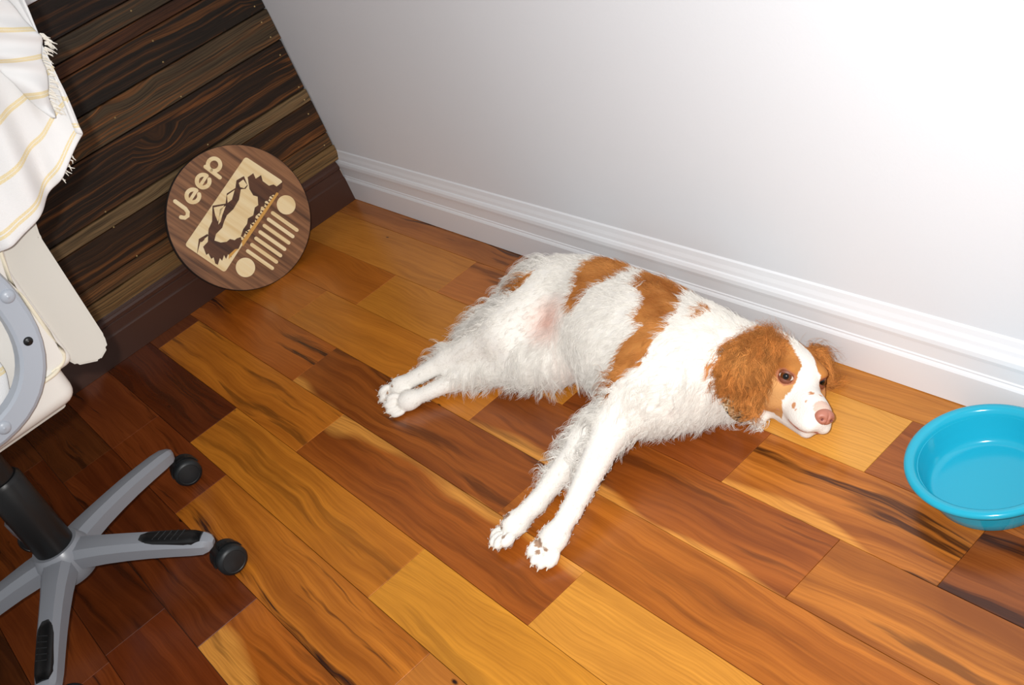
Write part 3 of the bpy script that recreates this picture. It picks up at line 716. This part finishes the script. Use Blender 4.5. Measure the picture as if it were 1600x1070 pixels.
# ears: fans of soft lobes laid on the cheek and neck
def surf(px, lift):
    d = ray(px); d = d / np.linalg.norm(d); t = .6
    for _ in range(60):
        P = (CAM + d * t)[None]; s = min(prim_sd(P, k, q)[0] for k, q, _, _ in PR); t += max(s, .0005)
        if s < .001 or t > 3: break
    return CAM + d * t + (-d) * lift + np.array([0, 0, .002])
ebR = surf((1196, 543), .002)
tipsR = [(surf(p, l), ra, rb) for p, l, ra, rb in (((1136, 580), .003, .013, .012), ((1140, 598), .003, .014, .012), ((1158, 616), .003, .014, .012), ((1174, 628), .006, .013, .0115), ((1158, 592), .006, .016, .014), ((1180, 598), .007, .013, .012), ((1148, 556), .003, .015, .013), ((1172, 545), .003, .014, .013))]
for tip, ra, rb in tipsR: RC(ebR, tip, ra, rb, .010, 'earR')
ebL = hp(-.020, .044, .030)
for tip, ra, rb in ((hp(-.030, .080, -.002), .013, .010), (hp(-.004, .082, -.008), .013, .009), (hp(-.016, .076, -.026), .012, .009)):
    RC(ebL, tip, ra, rb, .008, 'earL')
def grow_skin(vx=.0034):
    lo = np.min([bbox(k, d)[0] for k, d, _, _ in PR], 0) - .03; hi = np.max([bbox(k, d)[1] for k, d, _, _ in PR], 0) + .03
    n = np.ceil((hi - lo) / vx).astype(int); F = np.full(n, .05)
    for kind, d, k, t in PR:
        a, b = bbox(kind, d); i0 = np.maximum(((a - k - .02 - lo) / vx).astype(int), 0); i1 = np.minimum(((b + k + .02 - lo) / vx).astype(int) + 2, n)
        ax = [lo[i] + vx * np.arange(i0[i], i1[i]) for i in range(3)]
        X = np.stack(np.meshgrid(*ax, indexing='ij'), -1); s = prim_sd(X.reshape(-1, 3), kind, d).reshape(X.shape[:3])
        sl = tuple(slice(i0[i], i1[i]) for i in range(3)); f = F[sl]
        h = np.clip(k - np.abs(f - s), 0, None) / k
        F[sl] = np.minimum(f, s) - h * h * k * .25
    for e in (EYE_R, EYE_L):      # sockets
        i0 = ((e - .02 - lo) / vx).astype(int); i1 = i0 + int(.04 / vx)
        ax = [lo[i] + vx * np.arange(i0[i], i1[i]) for i in range(3)]
        X = np.stack(np.meshgrid(*ax, indexing='ij'), -1); s = np.linalg.norm(X - e, axis=-1) - .0112
        sl = tuple(slice(i0[i], i1[i]) for i in range(3)); f = F[sl]; kk = .003; h = np.clip(kk - np.abs(f + s), 0, None) / kk
        F[sl] = np.maximum(f, -s) + h * h * kk * .25
    # nothing sinks below the floor
    zz = lo[2] + vx * np.arange(n[2]); fz = (.0015 - zz)[None, None, :]; k = .006
    h = np.clip(k - np.abs(F - fz), 0, None) / k; F = np.maximum(F, fz) + h * h * k * .25
    # surface nets
    S = F < 0; cnt = np.zeros(n - 1, int); acc = np.zeros(tuple(n - 1) + (3,)); w = np.zeros(n - 1)
    cor = [(i, j, k) for i in (0, 1) for j in (0, 1) for k in (0, 1)]
    sub = {c: F[c[0]:n[0] - 1 + c[0], c[1]:n[1] - 1 + c[1], c[2]:n[2] - 1 + c[2]] for c in cor}
    for c in cor:
        for ax in range(3):
            if c[ax] == 0:
                e = list(c); e[ax] = 1; e = tuple(e); A, B = sub[c], sub[e]; cr = (A < 0) != (B < 0)
                t = np.where(cr, A / np.where(cr, A - B, 1), 0)
                for q in range(3): acc[..., q] += np.where(cr, c[q] + (t if q == ax else 0), 0)
                w += cr
    act = w > 0; idx = -np.ones(n - 1, int); idx[act] = np.arange(act.sum())
    ijk = np.argwhere(act); V = lo + vx * (ijk + acc[act] / w[act][:, None])
    quads = []
    for ax in range(3):
        u, v = (ax + 1) % 3, (ax + 2) % 3
        a = [slice(1, n[i] - 1) for i in range(3)]; a[ax] = slice(0, n[ax] - 1); b = list(a); b[ax] = slice(1, n[ax])
        A, B = S[tuple(a)], S[tuple(b)]; loc = np.argwhere(A != B); sgn = A[A != B]
        base = loc.copy(); base[:, u] += 1; base[:, v] += 1
        o = []
        for du, dv in ((-1, -1), (0, -1), (0, 0), (-1, 0)):
            q = base.copy(); q[:, u] += du; q[:, v] += dv; o.append(idx[q[:, 0], q[:, 1], q[:, 2]])
        Q = np.stack(o, 1); Q[~sgn] = Q[~sgn][:, ::-1]; quads.append(Q)
    return V, np.concatenate(quads)
from mathutils.bvhtree import BVHTree
SV, SQ = grow_skin(.0026)
# light relaxation of the skin
nb_e = np.concatenate([SQ[:, [0, 1]], SQ[:, [1, 2]], SQ[:, [2, 3]], SQ[:, [3, 0]]])
for it in range(2):
    a = np.zeros_like(SV); c = np.zeros(len(SV))
    for q in (0, 1):
        for i in range(3): a[:, i] += np.bincount(nb_e[:, q], SV[nb_e[:, 1 - q], i], len(SV))
        c += np.bincount(nb_e[:, q], minlength=len(SV))
    SV = SV + .45 * (a / np.maximum(c, 1)[:, None] - SV)
tags = [t for _, _, _, t in PR]
def nearest_tag(P):
    best = np.full(len(P), 9.0); ti = np.zeros(len(P), int)
    for i, (k, d, _, _) in enumerate(PR):
        s = prim_sd(P, k, d); m = s < best; best[m] = s[m]; ti[m] = i
    return ti
STI = nearest_tag(SV)
VT = np.array(tags)[STI]
dog_bvh = BVHTree.FromPolygons([tuple(v) for v in SV], [tuple(int(k) for k in q) for q in SQ])
def hit(px, zdef=.12):
    d = ray(px); d = d / np.linalg.norm(d)
    h = dog_bvh.ray_cast(Vector(CAM), Vector(d))
    return np.array(h[0]) if h[0] is not None else on(px, 2, zdef)
def inside(poly, P):
    x, y = P[:, 0], P[:, 1]; r = np.zeros(len(P), bool); n = len(poly)
    for i in range(n):
        (x1, y1), (x2, y2) = poly[i][:2], poly[i - 1][:2]
        c = ((y1 > y) != (y2 > y)) & (x < (x2 - x1) * (y - y1) / (y2 - y1 + 1e-12) + x1); r ^= c
    return r
def patch(pxs, extra=()): return [tuple(hit(p)[:2]) for p in pxs] + list(extra)
def smooth_noise(P, s, seed):
    r = np.random.RandomState(seed); out = np.zeros(len(P))
    for k in range(6):
        d = r.normal(size=3); d /= np.linalg.norm(d); out += np.sin(P @ d * s * (1 + .35 * k) + r.uniform(0, 6.28)) / 6
    return out
PATCH1 = patch([(1000, 412), (985, 424), (964, 434), (939, 441), (918, 453), (903, 474), (893, 494), (888, 472), (900, 442), (906, 421), (926, 408), (910, 399)])
PATCH1 = PATCH1[:-1] + [(PATCH1[-1][0], .02), (PATCH1[0][0] + .01, .02)]
PATCH2 = patch([(1074, 458), (1064, 469), (1058, 486), (1044, 504), (1032, 522), (1020, 535), (1008, 554), (999, 572), (972, 588), (958, 600), (949, 622), (944, 622), (955, 590), (960, 572), (963, 556), (978, 534), (993, 519), (1006, 509), (992, 500), (999, 482), (1005, 465), (1001, 455), (986, 447), (999, 438), (1014, 428)])
PATCH2 = PATCH2 + [(PATCH2[-1][0] - .01, .02), (PATCH2[0][0] - .0, .02)]
PATCH3 = patch([(1076, 499), (1090, 484), (1104, 478), (1112, 486), (1094, 494)])
PATCH4 = patch([(795, 462), (806, 445), (826, 428), (836, 422), (822, 438), (808, 452)])
C_W, C_O, C_OD, C_PINK, C_SKIN = [np.array(lin(c)) for c in ((234, 230, 223), (200, 136, 72), (160, 96, 42), (232, 188, 172), (240, 206, 192))]
def dog_colour(P, T):
    n = len(P); c = np.tile(C_W, (n, 1))
    Pj = P + np.stack([smooth_noise(P, 160, 1), smooth_noise(P, 160, 2), 0 * P[:, 0]], 1) * .006
    body = np.isin(T, ['body', 'hindR', 'foreR', 'tail', 'neck'])
    up = P[:, 2] > .055
    ton = (smooth_noise(P, 70, 5) * .8 + .45).clip(0, 1)[:, None]
    orange = C_O * (1 - ton) + C_OD * ton
    for pa in (PATCH1, PATCH2, PATCH3, PATCH4):
        m = body & up & inside(pa, Pj); c[m] = orange[m]
    m = np.isin(T, ['earR', 'earL']); c[m] = orange[m]
    l = ((P - HO) @ HB) / HS; x, y, z = l[:, 0], l[:, 1], l[:, 2]
    hd = np.isin(T, ['head', 'nose']) | ((T == 'neck') & (x > -.008) & (np.abs(y) < .062) & (z > -.03))
    ay = np.abs(y) + smooth_noise(P, 260, 8) * .003
    blaze = .0125 + np.clip((.060 - x), 0, .03) * .05 + np.clip(x - .050, 0, .03) * .9
    side = hd & (ay > blaze) & (x < .064 + .10 * (z + .01)) & (z > -.052)
    tan = hd & side & (x > .005) & (z < .012)
    crown = hd & (x < -.035) & (z > .01)
    c[side | crown] = orange[side | crown]
    c[tan] = np.array(lin((204, 150, 94))) * (.85 + .3 * ton[tan])
    throat = hd & (z < -.048); c[throat] = C_W
    # freckles and lips
    for fx, fy, fz, fr in ((.075, -.02, .002, .0022), (.09, -.008, .012, .0026), (.098, -.017, .002, .0024), (.104, -.012, -.002, .003), (.085, -.026, -.012, .0028), (.092, -.024, -.016, .0022), (.07, -.024, -.006, .0018), (.095, .004, .012, .002)):
        q = np.linalg.norm(l - np.array([fx, fy, fz]), axis=1) < fr * 1.6; c[hd & q] = orange[hd & q] * .8 + C_PINK * .2
    ml = np.array([(.056, -.030, -.0375), (.075, -.0275, -.0405), (.095, -.024, -.0415), (.112, -.014, -.0385), (.120, 0, -.034), (.112, .014, -.0385), (.095, .024, -.0415), (.056, .030, -.0375)])
    dm = np.full(n, 9.0)
    for i in range(len(ml) - 1):
        ab = ml[i + 1] - ml[i]; h = np.clip(((l - ml[i]) @ ab) / (ab @ ab), 0, 1); dm = np.minimum(dm, np.linalg.norm(l - ml[i] - h[:, None] * ab, axis=1))
    lip = hd & (dm < .0042); c[lip] = np.array(lin((206, 150, 136)))
    lip2 = hd & (dm < .0018); c[lip2] = np.array(lin((150, 88, 78)))
    muz = hd & (np.linalg.norm(l - np.array([.116, 0, -.004]), axis=1) < .017); c[muz] = c[muz] * .45 + np.array(lin((206, 140, 104))) * .55
    for e in (EYE_R, EYE_L):
        de = np.linalg.norm(P - e, axis=1); q = hd & (de < .0155); c[q] = np.array(lin((176, 112, 82)))
    # bare skin of the groin and pads of the paws
    sk = np.linalg.norm((P - hit((858, 500))) / np.array([.05, .05, .05]), axis=1)
    w = np.clip(1.15 - sk, 0, 1)[:, None] * .8; c = c * (1 - w) + C_PINK * w
    sk = np.linalg.norm((P - hit((905, 585))) / np.array([.06, .05, .05]), axis=1); w = np.clip(1.1 - sk, 0, 1)[:, None] * .35; c = c * (1 - w) + C_SKIN * w
    for p, r in (((791, 806), .010), ((783, 822), .008), ((787, 838), .006), ((842, 848), .010), ((840, 862), .006), ((852, 858), .005), ((612, 603), .004), ((606, 614), .004)):
        q = hit(p, .03); d = np.linalg.norm(P - q, axis=1); m = np.isin(T, ['foreR', 'foreL', 'hindR', 'hindL']) & (d < r * .72); c[m] = np.array(lin((158, 128, 106)))
    return c
DOGC = dog_colour(SV, VT)
dog = empty('dog', (1.25, -.18, 0), 'white and orange long-haired dog lying on its side along the white baseboard', 'dog')
me = bpy.data.meshes.new('body'); me.from_pydata([tuple(v) for v in SV], [], [tuple(int(k) for k in q) for q in SQ]); me.update()
ca = me.color_attributes.new('coat', 'FLOAT_COLOR', 'POINT'); ca.data.foreach_set('color', np.concatenate([DOGC, np.ones((len(DOGC), 1))], 1).ravel())
mk = NT('dog_coat'); tk = mk.n('ShaderNodeTexCoord').outputs['Object']; nk = mk.noise(tk, 420, 3)
mk.P(col=mk.n('ShaderNodeAttribute', attribute_name='coat').outputs['Color'], rough=.8, spec=.15); mk.bump(nk, .5, .002)
body = keep(link('body', me, mk.m, None, True), dog)

# ---- fur strands
rg = np.random.RandomState(11)
A, B_, C_, D_ = [SV[SQ[:, i]] for i in range(4)]
nrm = np.cross(C_ - A, D_ - B_); ar = np.linalg.norm(nrm, axis=1) / 2; nrm /= np.linalg.norm(nrm, axis=1)[:, None] + 1e-12
fd = lambda p, q: (lambda v: v / np.linalg.norm(v))(on(q, 2, 0.0) - on(p, 2, 0.0))
REAR, LEFT, DOWN = fd((730, 500), (700, 482)), fd((900, 700), (870, 690)), fd((880, 600), (872, 640))
def unit(v): return v / (np.linalg.norm(v, axis=-1, keepdims=True) + 1e-9)
def sample(N, wt):
    p = ar * wt; f = rg.choice(len(SQ), N, p=p / p.sum()); u, v = rg.rand(N, 1), rg.rand(N, 1)
    P = (A[f] * (1 - u) + B_[f] * u) * (1 - v) + (D_[f] * (1 - u) + C_[f] * u) * v
    return P, nrm[f], VT[SQ[f, 0]]
FT = VT[SQ[:, 0]]; FC = (A + C_) / 2
def flow(P, T):
    d = np.tile(np.array([-1.0, -.25, -.1]), (len(P), 1))
    chest = (T == 'body') & (P[:, 0] > 1.30) & (P[:, 1] < -.2); d[chest] = (-.75, -.7, -.35)
    belly = (T == 'body') & (P[:, 0] <= 1.30) & (P[:, 1] < -.19); d[belly] = (-.6, -.8, -.4)
    d[T == 'neck'] = (-1, -.35, -.2)
    for t, a, b in (('hindR', hipR, pR), ('hindL', hipL, pL), ('foreR', elbR, pwR), ('foreL', elbL, pwL)):
        m = T == t; v = np.array(b) - np.array(a); d[m] = v / np.linalg.norm(v)
    m = T == 'earR'; d[m] = unit(P[m] - ebR + np.array([-.03, -.03, -.03])); m = T == 'earL'; d[m] = unit(P[m] - ebL + HB[:, 1] * .03)
    m = (T == 'head') | (T == 'nose'); d[m] = -HB[:, 0]
    m = T == 'tail'; d[m] = (-1, -.3, -.2)
    return unit(d)
ST_P, ST_C, ST_R = [], [], []
def clumps(P, nr, T, per, spread):
    n = len(P); i = np.repeat(np.arange(n), per); return P[i] + rg.normal(size=(len(i), 3)) * spread, nr[i], T[i], i
def strands(P, nr, d, L, lift, curl, rad, col, npt=6, grav=.0, jit=.25, ci=None):
    n = len(P); jt = rg.normal(size=(n, 3)) * jit
    if ci is not None: jt = jt[ci * 0 + np.searchsorted(ci, ci)] + rg.normal(size=(n, 3)) * jit * .18
    d = unit(d + jt); tg = unit(d - nr * np.sum(d * nr, 1, keepdims=True)); sd = np.cross(nr, tg)
    ph = rg.rand(n, 1) * 6.28; fr = rg.uniform(.8, 1.4, (n, 1)); L = np.asarray(L).reshape(-1, 1) * np.ones((n, 1))
    if ci is not None:
        f0 = np.searchsorted(ci, ci); ph = ph[f0]; fr = fr[f0]; Pc = P[f0]
    pts = []
    for k in range(npt):
        t = k / (npt - 1)
        q = (P if ci is None else P + (Pc - P) * (t ** 1.5 * .85)) - nr * .001 + tg * (L * t) + nr * (L * lift * (t - .45 * t * t)) + sd * (np.sin(t * 6.28 * fr + ph) - np.sin(ph)) * curl * L + nr * (np.cos(t * 6.28 * fr + ph) - np.cos(ph)) * curl * L * .6
        q[:, 2] -= (grav * L[:, 0] * t * t); q[:, 2] = np.maximum(q[:, 2], .0008)
        q[:, 1] = np.minimum(q[:, 1], -.0015)      # hair stays clear of the baseboard
        pts.append(q)
    ST_P.append(np.stack(pts, 1)); ST_C.append(col); ST_R.append(np.tile(rad * np.linspace(1, .15, npt), (n, 1)))
def colour_at(P, T):
    return dog_colour(P, T) * rg.uniform(.84, 1.08, (len(P), 1))
notail = (FC[:, 2] > .012)
eyefree = (np.linalg.norm(FC - EYE_R, axis=1) > .0165) & (np.linalg.norm(FC - EYE_L, axis=1) > .0165)
isnose = np.linalg.norm((FC - hp(.124, 0, -.006)) / .021, axis=1) < 1
ish = np.isin(FT, ['head', 'nose']); iear = np.isin(FT, ['earR', 'earL'])
low = np.isin(FT, ['hindR', 'hindL', 'foreR', 'foreL'])
# close coat
P, nr, T = sample(11000, (notail & ~ish & ~iear).astype(float)); P, nr, T, ci = clumps(P, nr, T, 6, .0022)
legf = np.isin(T, ['hindR', 'hindL', 'foreR', 'foreL']); pawf = np.zeros(len(P), bool)
for q in PAWS: pawf |= np.linalg.norm(P - q[3], axis=1) < .05
pawf |= (np.isin(T, ['foreR', 'foreL']) & (P[:, 1] < elbR[1] - .02)) | (np.isin(T, ['hindR', 'hindL']) & (P[:, 1] < hockR[1] - .005))
L = np.where(pawf, .0036, np.where(legf, .010, .0155)) * rg.uniform(.7, 1.3, len(P))
strands(P, nr, flow(P, T), L, .42, .05, .00024, colour_at(P, T), 5, 0, .3, ci)
# face
P, nr, T = sample(9000, (ish & eyefree & ~isnose & notail).astype(float)); l = ((P - HO) @ HB) / HS
strands(P, nr, flow(P, T), np.where(l[:, 0] > .05, .0035, .0065) * rg.uniform(.7, 1.3, len(P)), .3, .03, .00016, colour_at(P, T), 4)
# ears: long wavy locks
P, nr, T = sample(1000, (iear).astype(float)); kc = rg.uniform(.5, 1.75, (len(P), 1)); kl = rg.uniform(.012, .032, len(P)); P, nr, T, ci = clumps(P, nr, T, 9, .0024)
strands(P, nr, flow(P, T), kl[ci] * rg.uniform(.8, 1.1, len(P)), .55, .14, .00028, colour_at(P, T) * kc[ci], 10, .25, .45, ci)
top_ = np.linalg.norm(FC - ebR, axis=1) < .04
P, nr, T = sample(500, (iear & top_).astype(float)); strands(P, nr, unit(np.tile(HB[:, 2] * .6 - HB[:, 0] * .6, (len(P), 1))), rg.uniform(.015, .035, len(P)), .8, .16, .0002, colour_at(P, T), 9, .1, .6)
P, nr, T = sample(420, (FT == 'earL').astype(float)); strands(P, nr, unit(np.tile(HB[:, 1] * .9 + HB[:, 0] * .5 + HB[:, 2] * .4, (len(P), 1))), rg.uniform(.02, .045, len(P)), .5, .2, .0002, colour_at(P, T), 10, .3, .5)
# feathering
def feather(N, mask, dirv, lmin, lmax, lift=.6, curl=.06, grav=.35, jit=.22, rad=.0002):
    if (ar * mask).sum() <= 0: return
    P, nr, T = sample(N // 5, mask.astype(float)); kl = rg.uniform(lmin, lmax, len(P)); P, nr, T, ci = clumps(P, nr, T, 8, .0026)
    strands(P, nr, np.tile(dirv, (len(P), 1)), kl[ci] * rg.uniform(.75, 1.1, len(P)), lift, curl, rad * 1.3, colour_at(P, T), 8, grav, jit, ci)
nd = lambda v: nrm @ np.asarray(v)
upleg = FC[:, 1] > g((690, 560), .05)[1] - .02
feather(2600, (FT == 'hindR') & (nd(REAR) > .25) & upleg, unit(REAR * .9 + np.array([-.2, -.35, .1])), .02, .05, .9)
feather(900, (FT == 'hindL') & upleg & (nd(DOWN) > .3), unit(DOWN + np.array([-.4, 0, 0])), .014, .036, .8)
elb_y = wrR[1] + .035
feather(1600, np.isin(FT, ['foreR', 'foreL', 'body']) & (nd(LEFT) > .2) & (FC[:, 1] > elb_y) & (FC[:, 1] < -.28) & (FC[:, 0] < 1.42), unit(LEFT + np.array([0, -.25, 0])), .016, .044, .8, .09)
feather(1600, (FT == 'body') & (nd((0, -1, -.1)) > .45) & (FC[:, 0] > 1.13) & (FC[:, 0] < 1.30), unit(DOWN + np.array([-.25, 0, -.2])), .016, .045, .3, .05, .6)
feather(1500, np.isin(FT, ['body', 'neck', 'foreR']) & (FC[:, 0] > 1.38) & (nd((.5, -.8, -.2)) > .4) & (FC[:, 1] > -.34), unit(np.array([.0, -.9, -.5])), .012, .028, .4, .14, .5, .4)
feather(900, np.isin(FT, ['body', 'neck']) & (nd((0, 1, .3)) > .5) & (FC[:, 0] > 1.2), unit(np.array([-.8, .1, .2])), .012, .024, .6, .08, .1, .5)
pos = np.concatenate([p.reshape(-1, 3) for p in ST_P]); rad = np.concatenate([r.ravel() for r in ST_R])
sizes = np.concatenate([np.full(p.shape[0], p.shape[1]) for p in ST_P]).astype(np.int32); colr = np.concatenate(ST_C)
hc = bpy.data.hair_curves.new('fur'); hc.add_curves(sizes.tolist())
hc.attributes['position'].data.foreach_set('vector', pos.astype(np.float32).ravel())
ra_ = hc.attributes.get('radius') or hc.attributes.new('radius', 'FLOAT', 'POINT'); ra_.data.foreach_set('value', rad.astype(np.float32))
cc_ = hc.attributes.new('coat', 'FLOAT_COLOR', 'CURVE'); cc_.data.foreach_set('color', np.concatenate([colr.clip(0, 1), np.ones((len(colr), 1))], 1).astype(np.float32).ravel())
mf = NT('dog_fur'); mf.P(col=mf.n('ShaderNodeAttribute', attribute_name='coat').outputs['Color'], rough=.65, spec=.2)
hc.materials.append(mf.m)
fur = bpy.data.objects.new('fur', hc); COL.objects.link(fur); keep(fur, dog); tag(fur, kind='stuff')

# ---- eyes, lids, nose
M_EYEW = plain('eye_white', (232, 222, 212), .12); M_IRIS = plain('brown_iris', (96, 52, 22), .15); M_PUP = plain('pupil', (12, 8, 6), .05)
M_LID = plain('eyelid_skin', (120, 66, 46), .5); M_NOSE = plain('pink_nose', (184, 118, 98), .45, grain=.25, gs=900); M_NOSTRIL = plain('nostril', (120, 62, 56), .6)
def cap(c, f, r, a0, a1, n=28, m=8):
    f = Vector(f).normalized(); s = f.orthogonal().normalized(); u = f.cross(s); vv, ff = [], []
    for i in range(m + 1):
        a = a0 + (a1 - a0) * i / m
        for j in range(n):
            t = 2 * math.pi * j / n; vv.append(Vector(c) + (f * math.cos(a) + (s * math.cos(t) + u * math.sin(t)) * math.sin(a)) * r)
    for i in range(m):
        for j in range(n): ff.append((i * n + j, (i + 1) * n + j, (i + 1) * n + (j + 1) % n, i * n + (j + 1) % n))
    return vv, ff
gaze0 = unit(-RW[2] * .95 - RW[0] * .34 + RW[1] * .02)
for e, sgn in ((EYE_R, -1), (EYE_L, 1)):
    ef = unit(HB @ np.array([.80, .56 * sgn, .16])); c0 = e - ef * .0022; r = .0120
    gaze = gaze0 if sgn < 0 else unit(HB @ np.array([.86, .25, .1]) - RW[2] * .5)
    eb = mesh('eyeball', *cap(c0, gaze, r, .74, 3.14, 28, 12), M_EYEW, None, True); keep(eb, dog)
    keep(mesh('iris', *cap(c0, gaze, r * 1.01, .36, .78, 28, 3), M_IRIS, None, True), dog)
    keep(mesh('pupil', *cap(c0, gaze, r * 1.012, .0, .38, 28, 3), M_PUP, None, True), dog)
    es = unit(HB[:, 0] * .55 + HB[:, 1] * -sgn * .8); es = unit(es - ef * np.dot(es, ef)); eu = np.cross(ef, es); eu = eu if eu @ HB[:, 2] > 0 else -eu
    for ud in (1, -1):
        vv, ff = [], []; NS, NV = 17, 6
        for i in range(NS):
            s = -1 + 2 * i / (NS - 1); op = math.radians(27 if ud > 0 else 20) * (1 - s * s) * ud; az = s * math.radians(66)
            for j in range(NV):
                el = op + (math.radians(80) * ud - op) * j / (NV - 1); rr = r * (1.10 if j else 1.05) + (.0012 * math.sin(j / (NV - 1) * 3.14))
                vv.append(c0 + rr * (ef * math.cos(az) * math.cos(el) + es * math.sin(az) * math.cos(el) + eu * math.sin(el)))
        for i in range(NS - 1):
            for j in range(NV - 1): ff.append((i * NV + j, (i + 1) * NV + j, (i + 1) * NV + j + 1, i * NV + j + 1))
        keep(mesh('eyelid', vv, ff, M_LID, None, True), dog)
nv_, nf_ = [], []
NU, NW = 40, 24
for i in range(NU):
    t = 2 * math.pi * i / NU
    for j in range(NW + 1):
        p = math.pi * j / NW; d = np.array([math.cos(p), math.sin(p) * math.cos(t), math.sin(p) * math.sin(t)])
        w = 1.0 - .18 * max(0, -d[2])
        l = np.array([d[0] * .0115, d[1] * .0158 * w, d[2] * .0122])
        for s in (-1, 1):
            k = np.linalg.norm((l - np.array([.0085, s * .0078, -.0010])) / np.array([.006, .0042, .0036])); l[0] -= .0042 * math.exp(-k * k * 1.2)
        l[0] -= .0016 * math.exp(-(d[1] / .10) ** 2) * (d[0] > 0)
        nv_.append(hp(*(l + np.array([.1270, 0, -.0060]))))
for i in range(NU):
    for j in range(NW): nf_.append((i * (NW + 1) + j, ((i + 1) % NU) * (NW + 1) + j, ((i + 1) % NU) * (NW + 1) + j + 1, i * (NW + 1) + j + 1))
nose = mesh('nose', nv_, nf_, M_NOSE, None, True); keep(nose, dog)
for s in (-1, 1):
    q = []
    for i in range(10): q.append(hp(.1270 + .0082, s * .0078 + .0026 * math.cos(i * .628), -.0075 + .0021 * math.sin(i * .628)))
    q.append(hp(.1270 + .0066, s * .0078, -.0075)); keep(mesh('nostril', q, [(i, (i + 1) % 10, 10) for i in range(10)], M_NOSTRIL), dog)

M_CLAW = plain('pale_claw', (206, 188, 168), .35)
for c, d, s, n, r in TOES:
    b = c + d * r * .60; up_ = n if n[2] > 0 else -n
    pth = [b, b + d * .0035 + up_ * .0006, b + d * .0068 - up_ * .001]
    for q in pth: q[2] = max(q[2], .003)
    keep(mesh('claw', *sweep(pth, circ(.0019, 8), ups=[tuple(up_)] * 3, scales=[(1, 1), (.8, .8), (.25, .25)]), M_CLAW, None, True), dog)

# ---- collar
mc = NT('camouflage_webbing'); tcc = mc.n('ShaderNodeTexCoord').outputs['Object']; nc = mc.noise(tcc, 85, 1)
mc.P(col=mc.ramp(nc, [(0.0, lin4((52, 46, 36))), (.42, lin4((60, 54, 42))), (.46, lin4((150, 128, 92))), (.56, lin4((196, 180, 150))), (.62, lin4((92, 76, 50)))], 'CONSTANT'), rough=.8)
k1, k2 = hit((1124, 606)), hit((1156, 645), .02)
cn = unit(np.array([.80, .50, -.22])); kd_ = unit(k2 - k1); cn = unit(cn - kd_ * (cn @ kd_))
na, nb2 = np.array([1.42, -.165, .085]), np.array([1.497, -.112, .060]); tt = ((k1 - na) @ cn) / ((nb2 - na) @ cn); cc0 = na + (nb2 - na) * np.clip(tt, .2, 1.2)
c1 = unit(np.cross(cn, np.array([0, 0, 1.0]))); c2 = np.cross(c1, cn)
EAR_IDS = [i for i, t_ in enumerate(tags) if t_ == 'earR']
path, ups = [], []
for i in range(48):
    t = 2 * math.pi * i / 48; d = c1 * math.cos(t) + c2 * math.sin(t)
    h = dog_bvh.ray_cast(Vector(cc0 + d * .2), Vector(-d)); rr = (np.linalg.norm(np.array(h[0]) - cc0) - (.014 if nearest_tag(np.array(h[0])[None])[0] in EAR_IDS else 0) if h[0] is not None else .06)
    path.append(rr); ups.append(d)
path = np.clip(np.array(path), .045, .072)
for _ in range(4): path = (np.roll(path, 1) + path + np.roll(path, -1)) / 3
pts_ = [cc0 + u * (r_ + (.010 if u @ np.array([.2, -.95, -.2]) > .1 else -.004)) for u, r_ in zip(ups, path)]
for p in pts_: p[2] = max(p[2], .004)
v_, f_ = sweep(pts_, [(-.0095, -.0014), (.0095, -.0014), (.0095, .0014), (-.0095, .0014)], ups=[tuple(u) for u in ups], closed=True)
collar = tag(mesh('dog_collar', v_, f_, mc.m), 'camouflage webbing collar around the neck of the dog', 'collar')
